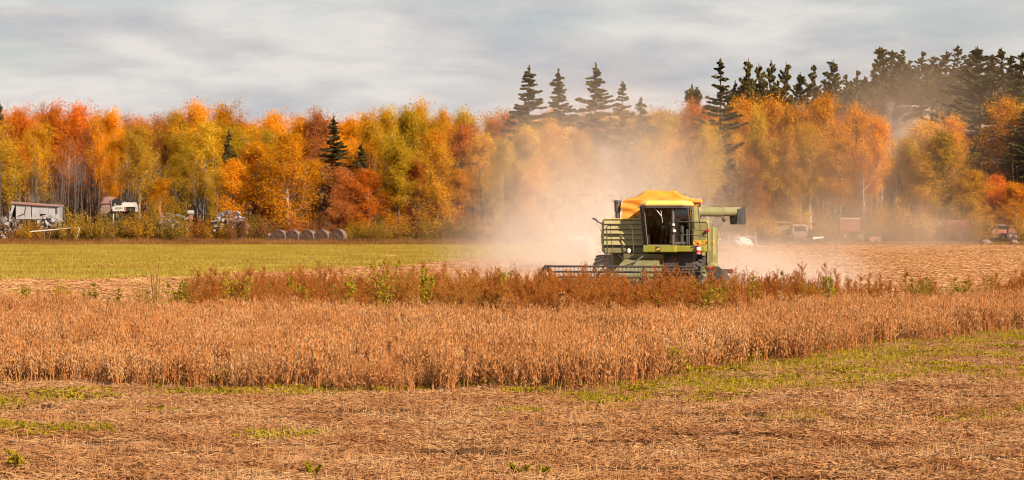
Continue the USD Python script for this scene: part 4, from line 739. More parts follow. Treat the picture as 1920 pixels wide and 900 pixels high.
do = obj('door', dr, M_FRAME, cb); obj('door_window', pane(2, 3, 0.10, 0.88, 0.07, 0.90), M_GLASS, do)
h0 = P2(0.82, 0.42) + [0.06, -0.02, 0]; obj('handle', MB().tube([h0, h0 + [0, 0, 0.16]], 0.016, 6), M_STEEL, do)
obj('cab_back_wall', MB().box((cx0 + 0.20, 0.70, zb_), (cxr - 0.03, 0.78, zt_ - 0.1), 0.01).box((cxr - 0.08, 0.3, zb_), (cxr - 0.02, 0.78, zb_ + 0.5), 0.01), M_CAB, cb)
obj('seat', MB().box((cx0 + 0.42, 0.16, zb_ + 0.30), (cx0 + 0.90, 0.62, zb_ + 0.46), 0.05).box((cx0 + 0.42, 0.55, zb_ + 0.4), (cx0 + 0.90, 0.67, zb_ + 1.02), 0.05).box((cx0 + 0.56, 0.3, zb_), (cx0 + 0.76, 0.5, zb_ + 0.32), 0.02), M_CAB, cb)
obj('console', MB().box((cx0 + 0.98, 0.05, zb_), (cx0 + 1.16, 0.62, zb_ + 0.62), 0.03), M_CAB, cb)
m = MB(); a = np.array((cx0 + 0.66, -0.30, zb_)); b_ = a + [0, 0.20, 0.62]; m.tube([a, b_], 0.04, 8); q = np.linspace(0, 2 * math.pi, 19)
m.tube(np.column_stack([b_[0] + 0.20 * np.cos(q), b_[1] + 0.09 * np.sin(q), b_[2] + 0.02 + 0.16 * np.sin(q)]), 0.016, 6); obj('steering_wheel', m, M_CAB, cb)
m = MB(); a = Lp(1226, 388, -0.60); c = Lp(1240, 405, -0.60); m.tube([a, c], 0.020, 6); m.tube([c + [-0.02, 0, 0.20], c + [0.04, 0, -0.22]], 0.012, 5); obj('wiper', m, M_STEEL, cb)
m = MB().box(Lp(1215, 405, -0.30), Lp(1224, 392, -0.28), 0.008); obj('sun_visor', m, M_ROOF, cb)
m = MB().box(Lp(1232, 424, -0.34), Lp(1238, 413, -0.32), 0.006); obj('monitor', m, plain('pale_screen', (0.34, 0.36, 0.28), 0.4), cb)
for px, py, R0 in ((1263, 421.5, 0.050), (1264.5, 433, 0.056)):
    lp = obj('work_lamp', MB().lathe([(0.001, 0.10), (R0 * 1.05, 0.06), (R0 * 1.1, -0.02), (R0 * 0.96, -0.03), (R0 * 0.3, -0.01)], 'y', Lp(px, py, -0.66), 16), M_FRAME, cb)
    obj('lens', MB().lathe([(R0 * 0.9, -0.025), (R0 * 0.6, -0.045), (0.002, -0.05)], 'y', Lp(px, py, -0.66), 14), M_LAMP, lp)
rfb = np.array([(lx(1198.5, -0.62), -0.50), (lx(1210, -0.75), -0.72), (lx(1281, -0.75), -0.72), (lx(1291, 0.3), 0.25), (cxr + 0.05, 0.95), (cx0 - 0.20, 0.98)])
zr0, zr1 = lz(385, -0.6), lz(376.8, -0.6); cen = rfb.mean(0)
rf = MB().hull(np.vstack([np.column_stack([rfb, np.full(6, zr0)]), np.column_stack([rfb, np.full(6, zr0 + 0.05)]), np.column_stack([cen + (rfb - cen) * 0.93, np.full(6, zr1 - 0.03)]), np.column_stack([cen + (rfb - cen) * 0.80, np.full(6, zr1 + 0.015)])]))
obj('cab_roof', rf, M_ROOF, cb); obj('roof_underside', MB().hull(np.vstack([np.column_stack([cen + (rfb - cen) * 0.965, np.full(6, zr0 - 0.085)]), np.column_stack([cen + (rfb - cen) * 0.985, np.full(6, zr0 - 0.003)])])), M_FRAME, cb)
q = rng(901)  # small white spheres added to stand in for glints on the cab glass
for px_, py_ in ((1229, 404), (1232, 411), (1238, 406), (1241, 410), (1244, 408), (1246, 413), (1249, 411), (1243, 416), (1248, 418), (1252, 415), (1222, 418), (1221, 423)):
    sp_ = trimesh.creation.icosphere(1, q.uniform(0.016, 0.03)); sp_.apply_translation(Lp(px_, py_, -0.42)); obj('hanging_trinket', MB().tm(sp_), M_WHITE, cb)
# sill below the cab, platform, logo
sl = obj('cab_sill', slab(1205.5, 1266, 460.2, 473, -0.60, 0.7, 0.02), M_JDB, cb)
pf = obj('platform', slab(1266.6, 1322, 461.2, 472.4, -0.30, 0.9, 0.02), M_JDB, cb); obj('platform_edge', MB().box(Lp(1266, 462, -0.32) - [0, 0, 0], Lp(1267.2, 474, -0.3), 0), M_DARK, pf)
em = MB(); q0, q1 = Lp(1229.3, 471, -0.612), Lp(1238.6, 462.5, -0.612); em.box((q0[0], -0.612, q0[2]), (q1[0], -0.602, q1[2]), 0.003); eo = obj('emblem', em, M_BLACK, sl)
from shapely.geometry import Polygon
deer = Polygon([(0.10, 0.30), (0.24, 0.52), (0.40, 0.58), (0.58, 0.60), (0.70, 0.74), (0.66, 0.92), (0.78, 0.80), (0.90, 0.70), (0.84, 0.62), (0.76, 0.58), (0.74, 0.44), (0.88, 0.26), (0.80, 0.22), (0.64, 0.40), (0.44, 0.40), (0.34, 0.34), (0.16, 0.14), (0.10, 0.18), (0.22, 0.36)])
dm = trimesh.creation.extrude_polygon(deer, 0.006); w_, h_ = q1[0] - q0[0], q1[2] - q0[2]; v = np.array(dm.vertices); obj('deer', (np.column_stack([q0[0] + v[:, 0] * w_, -0.612 - v[:, 2], q0[2] + v[:, 1] * h_]), dm.faces[:, ::-1]), M_STRIPE, eo)
# right hand panels with the model stripe
rp_ = obj('side_panel', slab(1296, 1329, 411, 473, 0.35, 0.42, 0.08), M_JD, cb); zz0, zz1 = lz(458.2, 0.35, 1.4), lz(451.4, 0.35, 1.4)
obj('seam', MB().box((lx(1297, 0.35), 0.338, lz(431.6, 0.35, 1.4)), (lx(1332, 0.35), 0.352, lz(430.8, 0.35, 1.4)), 0), M_JDD, rp_)
obj('seam', MB().box((lx(1313, 0.35), 0.338, lz(450, 0.35, 1.4)), (lx(1313.8, 0.35), 0.352, lz(414, 0.35, 1.4)), 0), M_JDD, rp_)
rb = obj('rear_side_panel', slab(1322, 1341, 426, 496, 1.1, 0.5, 0.07), M_JD, cb)
obj('stripe', MB().box((lx(1300, 0.35), 0.333, zz0), (lx(1327.5, 0.35), 0.349, zz1), 0), M_STRIPE, rp_); obj('stripe', MB().box((lx(1332.5, 1.1), 1.083, lz(458.2, 1.1, 1.5)), (lx(1339.5, 1.1), 1.099, lz(451.4, 1.1, 1.5)), 0), M_STRIPE, rb)
def words(txt, x0, x1, Y, z0_, z1_):
    t = meshkit.text_mesh(txt, 1.0, 0.01, bold=True); v = np.array(t.vertices); lo, hi = v.min(0), v.max(0); u = (v - lo) / (hi - lo)
    return (np.column_stack([x0 + u[:, 0] * (x1 - x0), Y - 0.006 * u[:, 2], z0_ + u[:, 1] * (z1_ - z0_)]), t.faces[:, ::-1])
g = (zz1 - zz0) * 0.14
obj('lettering', words('7720', lx(1301, 0.35), lx(1310, 0.35), 0.333, zz0 + g, zz1 - g), M_BLACK, rp_); obj('lettering', words('TITAN', lx(1315, 0.35), lx(1326.5, 0.35), 0.333, zz0 + g, zz1 - g), M_BLACK, rp_); obj('lettering', words('II', lx(1333.5, 1.1), lx(1337, 1.1), 1.083, lz(457.4, 1.1, 1.5), lz(452.2, 1.1, 1.5)), M_BLACK, rb)
rl = obj('marker_lamp', MB().lathe([(0.001, -0.07), (0.05, -0.06), (0.06, 0.0), (0.05, 0.03)], 'y', Lp(1327, 432.5, 0.30), 14), M_RED, cb)
# railings
def rail(pts, Y, r_=0.020): return MB().tube([Lp(a, b, Y) for a, b in pts], r_, 7)
m = rail([(1139, 474), (1137.5, 426), (1140, 423), (1144, 422.5), (1180, 422.5), (1183.5, 424.5), (1184.5, 428), (1188, 474)], -0.30); hr = obj('handrail', m, M_DARK, cb, smooth=60)
obj('mid_rail', rail([(1138, 443.5), (1186, 443.5)], -0.30, 0.015), M_DARK, hr); obj('post', rail([(1148, 473), (1144.5, 423)], -0.28, 0.012), M_DARK, hr)
m = rail([(1273, 415.5), (1322, 416.8), (1325, 418.2), (1326, 421), (1327.5, 472)], -0.28); hr = obj('handrail', m, M_DARK, cb, smooth=60)
obj('mid_rail', rail([(1278, 440), (1300, 440.5), (1320, 444), (1326.5, 444)], -0.28, 0.016), M_DARK, hr); obj('post', rail([(1289, 386), (1293, 420), (1292.5, 461)], -0.26, 0.018), M_DARK, hr); obj('post', rail([(1308, 384), (1312, 420)], 0.2, 0.018), M_DARK, hr)
# ladder hanging below the platform
m = MB(); ld = [rail([(1327, 472), (1327, 512)], -0.30, 0.02), rail([(1341, 478), (1341, 512)], -0.05, 0.02)]
lo_ = obj('ladder', ld[0], M_JD, cb); obj('stringer', ld[1], M_JD, lo_)
for py in (482, 491, 500): obj('rung', MB().box(Lp(1327, py + 0.8, -0.30), Lp(1341, py - 0.8, -0.05), 0.004), M_JD, lo_)
# underside, feeder house, wheels
obj('underbody', MB().box((xl + 0.35, 0.35, 0.62), (0.6, 4.5, 1.5), 0.1), M_DARK, cb)
fx0, fx1 = lx(1165, -0.6), lx(1232, -0.6)
fh = obj('feeder_house', MB().hull([(x, y, z) for x in (fx0, fx1) for y, z in ((0.3, 1.55), (0.3, 0.85), (-2.05, 0.95), (-2.05, 0.28))]), M_JDD, cb)
obj('hose', MB().tube([Lp(1168, 500, -1.2), Lp(1190, 492, -1.15), Lp(1206, 480, -0.9)], 0.025, 6), M_DARK, fh); obj('brace', MB().tube([Lp(1170, 488, -0.5), Lp(1160, 478, -0.2), Lp(1155, 482, 0.1)], 0.018, 6), M_DARK, fh)
obj('underside_plate', MB().hull([(x, y, z) for x in (fx0 - 0.02, fx1 + 0.1) for y, z in ((-0.25, 1.60), (-0.2, 1.45), (0.3, 1.62), (0.3, 1.2))]), M_JDD, fh)
obj('axle', MB().box((-2.0, 0.8, 0.62), (1.35, 1.1, 0.95), 0.05), M_DARK, cb)
def wheel(x, y, R, W, sidex, n_lug=22, M_TYRE=M_TYRE):
    m = MB(); w = W / 2
    m.lathe([(R * 0.55, -w * 0.85), (R * 0.80, -w), (R * 0.93, -w * 0.88), (R * 0.975, -w * 0.3), (R * 0.975, w * 0.3), (R * 0.93, w * 0.88), (R * 0.80, w), (R * 0.55, w * 0.85)], 'x', (x, y, R), 40)
    ty = obj('front_wheel' if R > 0.7 else 'rear_wheel', m, M_TYRE, cb, smooth=40); lg = MB()
    for k in range(n_lug):
        for sgn in (-1, 1):
            a = 2 * math.pi * (k + 0.25 * sgn) / n_lug; pts = []
            for tt, da in ((0.04, 0.0), (0.96, 0.22)):
                for dd in (-0.045, 0.045):
                    for rr in (0.93, 1.035 - 0.05 * tt):
                        an = a + da + dd; pts.append((x + sgn * w * tt, y + R * rr * math.cos(an), R + R * rr * math.sin(an)))
            lg.hull(pts)
    obj('tread_lugs', lg, M_TYRE, ty, kind='stuff'); obj('rim', MB().lathe([(0.001, sidex * w * 0.2), (R * 0.2, sidex * w * 0.25), (R * 0.45, sidex * w * 0.5), (R * 0.56, sidex * w * 0.86), (R * 0.56, -sidex * w * 0.86), (R * 0.3, -sidex * w * 0.3)], 'x', (x, y, R), 30), M_JDD, ty)
wheel(lx(1140, 1.0), 1.0, 0.775, 0.74, -1); wheel(1.02, 1.0, 0.775, 0.62, 1, M_TYRE=M_BLACK); wheel(xl + 0.45, 4.4, 0.52, 0.36, -1, 16); wheel(0.55, 4.4, 0.52, 0.36, 1, 16)  # right front tyre is black: the platform's shade is put into its colour
# unloading tube, folded back along the side
a, b_ = np.array([lx(1304, 1.7), 1.7, lz(397, 1.7, 0.9)]), np.array([lx(1386, 3.9), 3.9, lz(396.5, 3.9, 1.7)]); ut = MB(); ut.tube([a, a + (b_ - a) * 0.55], 0.160, 20); ut.tube([a + (b_ - a) * 0.55, b_], 0.150, 20)
uo = obj('unloading_tube', ut, M_JDD, cb, smooth=40); obj('collar', MB().tube([a + (b_ - a) * 0.54, a + (b_ - a) * 0.57], 0.172, 20), M_JDD, uo)
obj('elbow', MB().lathe([(0.20, a[2] - 0.9), (0.20, a[2] + 0.05), (0.12, a[2] + 0.16), (0.01, a[2] + 0.18)], 'z', (a[0] - 0.05, a[1], 0), 20), M_JD, uo)
d_ = unit(b_ - a); sd = np.array([d_[1], -d_[0], 0]); sp = []
for along, up_, wd in ((-0.32, 0.10, 0.17), (0.08, 0.16, 0.17), (-0.32, -0.40, 0.13), (0.18, -0.40, 0.13), (-0.30, -0.20, 0.17), (0.16, -0.1, 0.17)):
    for s_ in (-1, 1): sp.append(b_ + d_ * along + sd * wd * s_ + [0, 0, up_ - 0.03])
obj('spout', MB().hull(sp), M_BLACK, uo)
t_ = Lp(1357, 405, 3.1); obj('tube_lamp', MB().tube([t_ + [0, 0, 0.06], t_ + [0, 0, -0.06]], 0.015, 6).lathe([(0.002, -0.20), (0.06, -0.17), (0.075, -0.11), (0.03, -0.05)], 'z', t_, 12), M_DARK, uo)
# cutting header with its reel
HY0 = -2.9; hx0, hx1 = lx(1010, HY0), lx(1352, HY0)
hd = obj('header', MB().hull([(x, y, z) for x in (hx0 + 0.05, hx1 - 0.05) for y, z in ((HY0 + 1.0, 0.18), (HY0 + 1.0, 0.82), (HY0 + 0.88, 0.82), (HY0 + 0.85, 0.18))]).hull([(x, y, z) for x in (hx0 + 0.05, hx1 - 0.05) for y, z in ((HY0 - 0.75, 0.12), (HY0 - 0.75, 0.17), (HY0 + 0.95, 0.14), (HY0 + 0.95, 0.24))]), M_JDD, cb)
obj('cross_auger', MB().cyl((hx0 + 0.1, HY0 + 0.42, 0.48), (hx1 - 0.1, HY0 + 0.42, 0.48), 0.18, 16), M_STEEL, hd)
fl = MB(); q = np.linspace(0, 1, 260); an = q * 2 * math.pi * 11 * np.where(q < 0.5, 1, -1); xq = hx0 + 0.15 + q * (hx1 - hx0 - 0.3)
inn = np.column_stack([xq, HY0 + 0.42 + 0.18 * np.cos(an), 0.48 + 0.18 * np.sin(an)]); oo = np.column_stack([xq, HY0 + 0.42 + 0.30 * np.cos(an), 0.48 + 0.30 * np.sin(an)]); k = np.arange(259); fl.add(np.vstack([inn, oo]), np.stack([k, k + 1, k + 261, k + 260], 1)); obj('auger_flight', fl, M_STEEL, hd)
for x in (hx0, hx1):
    obj('divider', MB().hull([(x + o, y, z) for o in (-0.05, 0.05) for y, z in ((HY0 + 1.0, 0.10), (HY0 + 1.0, 0.88), (HY0 + 0.2, 0.80), (HY0 - 0.7, 0.35), (HY0 - 1.2, 0.12))]), M_JDD if x > 0 else M_DARK, hd)
kn = MB()
for x in np.arange(hx0 + 0.1, hx1, 0.0762 * 2): kn.hull([(x - 0.03, HY0 - 0.75, 0.13), (x + 0.03, HY0 - 0.75, 0.13), (x, HY0 - 0.92, 0.14), (x - 0.03, HY0 - 0.75, 0.17), (x + 0.03, HY0 - 0.75, 0.17)])
obj('knife_guards', kn, M_STEEL, hd, kind='stuff')
zt = lz(500, HY0, 0); RR = 0.52; rc = np.array([0, HY0, zt - RR * math.sin(math.radians(80))]); rx0, rx1 = lx(1024, HY0), lx(1302, HY0)
re = obj('reel', MB().cyl((rx0 - 0.05, rc[1], rc[2]), (rx1 + 0.05, rc[1], rc[2]), 0.06, 12), M_DARK, cb)
BA = [80, 140, 200, 260, 320, 20]
for q in BA:
    p = rc + [0, RR * math.cos(math.radians(q)) * -1, RR * math.sin(math.radians(q))]
    bt = obj('bat', MB().tube([(rx0, p[1], p[2]), (rx1, p[1], p[2])], 0.034, 7), M_BLACK, re)
tn = MB(); P_, Q_ = [], []
for q in BA:
    p = rc + [0, RR * math.cos(math.radians(q)) * -1, RR * math.sin(math.radians(q))]
    for x in np.arange(rx0 + 0.06, rx1, 0.128): P_.append((x, p[1], p[2])); Q_.append((x, p[1] - 0.03, p[2] - 0.21))
tn.add(*sticks(P_, Q_, 0.012)); obj('reel_tines', tn, M_BLACK, re, kind='stuff')
for x in (rx0, rx0 + (rx1 - rx0) * 0.33, rx0 + (rx1 - rx0) * 0.66, rx1):
    m = MB()
    for q in BA: m.tube([(x, rc[1], rc[2]), (x, rc[1] - RR * math.cos(math.radians(q)), rc[2] + RR * math.sin(math.radians(q)))], 0.022, 5)
    for a_, c_ in zip(BA, BA[1:] + BA[:1]): m.tube([(x, rc[1] - RR * math.cos(math.radians(v_)), rc[2] + RR * math.sin(math.radians(v_))) for v_ in (a_, c_)], 0.018, 5)
    obj('spider', m, M_BLACK, re)
m = MB(); a_ = Lp(1027, 499, HY0); m.tube([Lp(1024, 497.5, HY0), Lp(1013, 512, HY0 - 0.1), Lp(1010, 520, HY0 - 0.1)], 0.05, 6); m.tube([Lp(1021, 499, HY0), Lp(1030, 512, HY0 + 0.1)], 0.03, 6); m.tube([a_, (rx0 - 0.1, HY0 + 0.95, 0.9)], 0.04, 6)
obj('reel_arm', m, M_DARK, cb); obj('reel_arm', MB().tube([(rx1 + 0.12, HY0, rc[2] + 0.02), (rx1 + 0.12, HY0 + 0.6, rc[2] + 0.22), (rx1 + 0.12, HY0 + 1.1, 0.95)], 0.05, 6), M_JD, cb)
# reel drive and end shield at the right end
g0 = Lp(1336, 503, HY0 + 0.1); dm_ = obj('reel_drive', MB().lathe([(0.02, -0.24), (0.15, -0.22), (0.20, -0.05), (0.20, 0.14), (0.08, 0.22)], 'y', g0, 18).box(g0 + [-0.10, -0.1, -0.34], g0 + [0.24, 0.3, -0.05], 0.04), M_JD, cb)
obj('reflector', MB().lathe([(0.002, -0.27), (0.05, -0.26), (0.052, -0.20)], 'y', g0 + [-0.05, 0, 0.02], 14), M_RED, dm_)
obj('hose', MB().tube([Lp(1338, 497, HY0), Lp(1325, 499, HY0), Lp(1316, 503, HY0), Lp(1316, 510, HY0), Lp(1322, 512, HY0)], 0.03, 7), M_JD, dm_); obj('pulley', MB().lathe([(0.02, -0.1), (0.24, -0.09), (0.22, 0.0), (0.24, 0.09), (0.02, 0.1)], 'y', Lp(1342, 514, HY0 - 0.3), 22), M_DARK, dm_)
obj('end_shield', MB().box(Lp(1350, 512.5, HY0 + 0.4), Lp(1376, 504.5, HY0 + 0.55), 0.02), plain('rust_brown', (0.12, 0.05, 0.04), 0.8), cb); obj('end_divider_cone', MB().hull([tuple(Lp(px, py, HY0 + o)) for px, py, o in ((1345, 506, 0), (1362, 507, 0), (1368, 524, -0.5), (1340, 526, -0.5), (1352, 508, 0.6), (1358, 530, -1.0))]), M_DARK, cb)
# fire extinguisher hanging on the railing
fe = thing('fire_extinguisher', 'red fire extinguisher with white label hanging on the harvester platform rail', 'fire extinguisher', **HARV)
a = Lp(1309.5, 477, -0.36); zt2 = lz(459, -0.36, a[0])
obj('cylinder', MB().lathe([(0.01, a[2]), (0.075, a[2] + 0.01), (0.064, a[2] + 0.05), (0.064, zt2 - 0.06), (0.03, zt2)], 'z', (a[0], a[1], 0), 18), M_RED, fe, smooth=40); obj('label', MB().lathe([(0.0665, zt2 - 0.17), (0.0665, zt2 - 0.07)], 'z', (a[0], a[1], 0), 18), M_WHITE, fe)
obj('label', MB().lathe([(0.0665, a[2] + 0.012), (0.0665, a[2] + 0.05)], 'z', (a[0], a[1], 0), 18), M_WHITE, fe); obj('valve_handle', MB().box((a[0] - 0.03, a[1] - 0.03, zt2 - 0.01), (a[0] + 0.03, a[1] + 0.03, zt2 + 0.06), 0.008).box((a[0] - 0.05, a[1] - 0.10, zt2 + 0.05), (a[0] + 0.02, a[1] + 0.03, zt2 + 0.075), 0.006), M_RED, fe)
# operator
import manifold3d
def body(bones, edge=0.03, it=8):
    tot = None
    for (p, rp, q, rq) in bones:
        a, b2 = manifold3d.Manifold.sphere(rp, 16).translate(list(map(float, p))), manifold3d.Manifold.sphere(rq, 16).translate(list(map(float, q)))
        h = manifold3d.Manifold.batch_hull([a, b2]); tot = h if tot is None else tot + h
    mm = tot.refine_to_length(edge).to_mesh(); t = trimesh.Trimesh(mm.vert_properties[:, :3], mm.tri_verts, process=True); trimesh.smoothing.filter_taubin(t, iterations=it); return t
pr = thing('person', 'harvester operator in dark clothes and cap seated at the steering wheel in the cab', 'person', **HARV)
o = np.array((cx0 + 0.66, 0.34, zb_ + 0.46)); sw = b_ = np.array((cx0 + 0.66, -0.10, zb_ + 0.64))
V = lambda *p: o + np.array(p)
bones = [(V(0, 0.05, 0.1), 0.15, V(0, 0.08, 0.34), 0.15), (V(0, 0.08, 0.34), 0.15, V(0, 0.07, 0.47), 0.12), (V(0, 0.06, 0.5), 0.06, V(0, 0.03, 0.62), 0.055), (V(0, 0.02, 0.66), 0.085, V(0, 0.0, 0.74), 0.095), (V(0, -0.09, 0.665), 0.02, V(0, -0.085, 0.70), 0.018)]
for s_ in (-1, 1):
    bones += [(V(s_ * 0.19, 0.08, 0.46), 0.065, V(s_ * 0.27, -0.06, 0.24), 0.05), (V(s_ * 0.27, -0.06, 0.24), 0.05, V(s_ * 0.19, -0.34, 0.22), 0.035), (V(s_ * 0.19, -0.34, 0.22), 0.034, V(s_ * 0.18, -0.42, 0.23), 0.030),
              (V(s_ * 0.10, 0.02, 0.06), 0.09, V(s_ * 0.15, -0.38, 0.08), 0.07), (V(s_ * 0.15, -0.38, 0.08), 0.065, V(s_ * 0.15, -0.46, -0.32), 0.045), (V(s_ * 0.15, -0.46, -0.36), 0.045, V(s_ * 0.15, -0.60, -0.40), 0.035)]
    for k in range(4): bones.append((V(s_ * (0.20 - 0.018 * k), -0.42, 0.245 - 0.016 * k), 0.010, V(s_ * (0.19 - 0.018 * k), -0.475, 0.215 - 0.012 * k), 0.009))
    bones.append((V(s_ * 0.16, -0.40, 0.25), 0.011, V(s_ * 0.15, -0.45, 0.27), 0.009))
M_CLOTH = plain('dark_work_clothes', (0.10, 0.095, 0.10), 0.9); M_SKIN = plain('skin', (0.42, 0.22, 0.14), 0.6)
bd = body(bones); fc = bd.triangles_center; head = (fc[:, 2] > o[2] + 0.555) | (fc[:, 1] < o[1] - 0.36) & (fc[:, 2] > o[2] + 0.14)
obj('body', bd, M_SKIN, pr, smooth=True); cl = bd.submesh([np.where(~head)[0]], append=True); cl.vertices = cl.vertices + cl.vertex_normals * 0.008; obj('clothing', cl, M_CLOTH, pr, smooth=True)
obj('cap', MB().lathe([(0.10, 0.73), (0.105, 0.78), (0.08, 0.84), (0.01, 0.86)], 'z', V(0, 0.01, 0), 16).box(V(-0.07, -0.20, 0.735), V(0.07, -0.06, 0.755), 0.008), M_CLOTH, pr)

# ------------------------------------------------------------------ bales and the old things along the field edge
M_BALE = plain('weathered_hay', (0.060, 0.028, 0.017), 0.95, dirt=(0.03, 0.016, 0.01), dirt_amt=0.9, scale=2.2, streak=(1, 1, 3), bump=0.9, bscale=16)
M_BALE2 = plain('weathered_hay_rim', (0.15, 0.095, 0.068), 0.95, dirt=(0.07, 0.04, 0.028), dirt_amt=0.9, scale=2.5, bump=0.9, bscale=16)  # weathered hay, paler than the ends: sunlight on the rims put into the colour
def bale(label, px, base, w, turn, seed, mat=M_BALE, mat2=M_BALE2, D=None, H=None, name='hay_bale', group='row of old round hay bales at the wood'):
    r = rng(seed); D = D or 296.0; x = X(px, D); R = (w / F * D) / 2; ln = 1.35 if H is None else H
    t = thing(name, label, 'hay bale', (x, D, 0), turn, group=group); n = 40; prof = [(R * 0.98, -ln / 2), (R, -ln / 2 + 0.1), (R * 1.005, 0), (R, ln / 2 - 0.1), (R * 0.98, ln / 2)]
    m = MB().lathe(prof, 'y', (0, 0, R * 0.93), n); v, f = m.done(); v = v + unit(v - [0, 0, R]) * ((meshkit.fbm(v * 2.2 + seed, 3, seed) - 0.5) * 0.22)[:, None]; v[:, 2] = np.maximum(v[:, 2], 0.0)
    obj('bale_wrap', (v, f), mat2, t, smooth=50)
    for sg in (-1, 1):
        rr = np.linspace(0.002, R * 0.985, 8); pf = [(q, sg * (ln / 2 + 0.03 + 0.05 * math.sin(9 * q) * (1 - q / R))) for q in rr]; pf = pf if sg > 0 else pf
        vv, ff = MB().lathe(pf, 'y', (0, 0, R * 0.93), n).done(); vv[:, 2] = np.maximum(vv[:, 2], 0.0); vv[:, 1] += (meshkit.noise(vv * 3.3 + seed, seed) - 0.5) * 0.09; obj('bale_end', (vv, ff), mat, t, smooth=50)
for i, (px, w, lab) in enumerate(((525, 27, 'leftmost old round hay bale of the row, lowest one'), (550, 31, 'second old round hay bale from the left of the row'), (578, 31, 'middle old round hay bale of the row of five'), (605, 31, 'second old round hay bale from the right of the row'), (634, 34, 'rightmost and largest old round hay bale of the row'))):
    bale(lab, px, 456, 27.5 if i < 4 else 29, -14, 800 + i)
M_WRAP = plain('pale_wrap', (0.36, 0.33, 0.31), 0.6, dirt=(0.6, 0.5, 0.42), dirt_amt=0.5)
bale('pale wrapped round bale half lost in the dust left of the harvester', 1090, 480, 40, 62, 810, M_WRAP, M_WRAP, D=198.0, H=1.7, group=None)

M_SHED = plain('shed_white', (0.235, 0.228, 0.24), 0.7, dirt=(0.20, 0.155, 0.135), dirt_amt=0.7, scale=1.2, streak=(1, 1, 0.3))
M_RUSTW = plain('rusty_white', (0.20, 0.178, 0.168), 0.7, dirt=(0.20, 0.09, 0.055), dirt_amt=0.9, scale=2.0)
M_RUST = plain('rust', (0.24, 0.085, 0.06), 0.85, dirt=(0.13, 0.05, 0.035), dirt_amt=0.8, scale=2.0)
M_RUSTP = plain('pale_rust', (0.14, 0.085, 0.07), 0.85, dirt=(0.13, 0.07, 0.05), dirt_amt=0.8, scale=1.5)
M_CARW = plain('car_white', (0.36, 0.34, 0.33), 0.6, dirt=(0.22, 0.12, 0.08), dirt_amt=0.8, scale=2.0)
M_VOID = plain('dark_inside', (0.012, 0.010, 0.009), 0.95)
M_GALV = plain('pale_pipe', (0.42, 0.39, 0.36), 0.5, dirt=(0.35, 0.25, 0.2))
def W(px, py, D): return np.array([X(px, D), D, Zp(py, D)])
def debris(name, label, px0, px1, py0, py1, D, n, seed, mats, smax=0.9):
    """A heap of broken boards and sheets, too tangled to count."""
    r = rng(seed); x0, x1 = X(px0, D), X(px1, D); zt, zb = Zp(py0, D), max(0.0, Zp(py1, D)); t = thing(name, label, 'rubble', ((x0 + x1) / 2, D, 0), kind='stuff')
    for k, mat in enumerate(mats):
        m = MB()
        for _ in range(n // len(mats)):
            u = r.uniform(-1, 1); top = zb + (zt - zb) * (1 - 0.75 * abs(u) ** 1.5); c = np.array([u * (x1 - x0) / 2, r.uniform(-0.9, 0.9), r.uniform(zb * 0.6, top)]); s = r.uniform(0.05, smax, 3) * [1, 0.6, 0.25] / 2
            A = trimesh.transformations.euler_matrix(*r.normal(0, 0.7, 3))[:3, :3]; m.box(c - s, c + s, 0.0, R=A)
        obj('rubble_piece' if k == 0 else 'rubble_piece', m, mat, t, kind='stuff')
    return t
# derelict white shed
D = 304.0; sh = thing('white_shed', 'derelict long white shed with cracked panels, standing in rubble at the left', 'shed', (X(66, D), D, 0))
def SL(px, py, dy=0.0): q = W(px, py, D); return np.array([q[0] - X(66, D), dy, q[2]])
def slope(px, py): return SL(px, py + (px - 20) * 0.065)
def boxed(mb, a, b, dy0, dy1, bev=0.015):
    mb.hull([(p[0], y, p[2]) for p in (a, b, (a[0], 0, b[2]), (b[0], 0, a[2])) for y in (dy0, dy1)]); return mb
for k, (a, b) in enumerate(((30, 47), (47.6, 59), (59.6, 75), (75.6, 90), (90.6, 103.5), (104.2, 111))):
    zt = [slope(a, 381.5), slope(b, 381.5)]; zb = [SL(a, 411), SL(b, 411)]; obj('wall_panel', MB().hull([(p[0], y, p[2]) for p in zt + zb for y in (-0.05 - 0.03 * (k % 2), 0.06)]), M_SHED, sh)
obj('back_wall', MB().hull([(p[0], y, p[2]) for p in (slope(30, 382), slope(111, 382), SL(30, 413), SL(111, 413)) for y in (2.2, 2.3)]), M_SHED, sh); obj('end_wall', MB().hull([(SL(111, 0)[0] + o, y, z) for o in (-0.05, 0.02) for y in (0.06, 2.2) for z in (SL(0, 413)[2], slope(111, 382)[2])]), M_SHED, sh)
m = MB(); m.hull([(p[0], y, p[2] + o) for p in (slope(20, 378), slope(112.5, 378)) for y in (-0.30, 2.5) for o in (-0.20, 0.0)]); obj('roof_edge', m, M_RUSTW, sh)
m = MB()
for px in np.arange(22, 112, 3.6): q = slope(px, 381); m.box(q + [-0.03, -0.34, -0.10], q + [0.06, -0.28, 0.16], 0)
obj('rafter_ends', m, M_RUST, sh, kind='stuff'); boxed(MB(), SL(19, 386), SL(30, 411), 0.5, 0.6); obj('dark_doorway', boxed(MB(), SL(22, 383), SL(30, 412), 0.6, 0.7), M_VOID, sh)
obj('leaning_panel', MB().hull([(p[0], y, p[2]) for p in (SL(24, 382), SL(29, 383), SL(17, 407), SL(21, 408)) for y in (-0.12, -0.06)]), M_SHED, sh)
obj('wall_hole', boxed(MB(), SL(76, 401), SL(86, 405), -0.115, -0.10), M_VOID, sh); obj('small_window', boxed(MB(), SL(105, 391), SL(108, 401), -0.125, -0.10), M_DARK, sh)
m = MB()
for a, b in (((49, 388), (46, 401)), ((46, 401), (35, 405)), ((59.5, 386), (59.5, 406))): m.tube([SL(*a, -0.10), SL(*b, -0.10)], 0.05, 4)
obj('crack', m, M_DARK, sh)
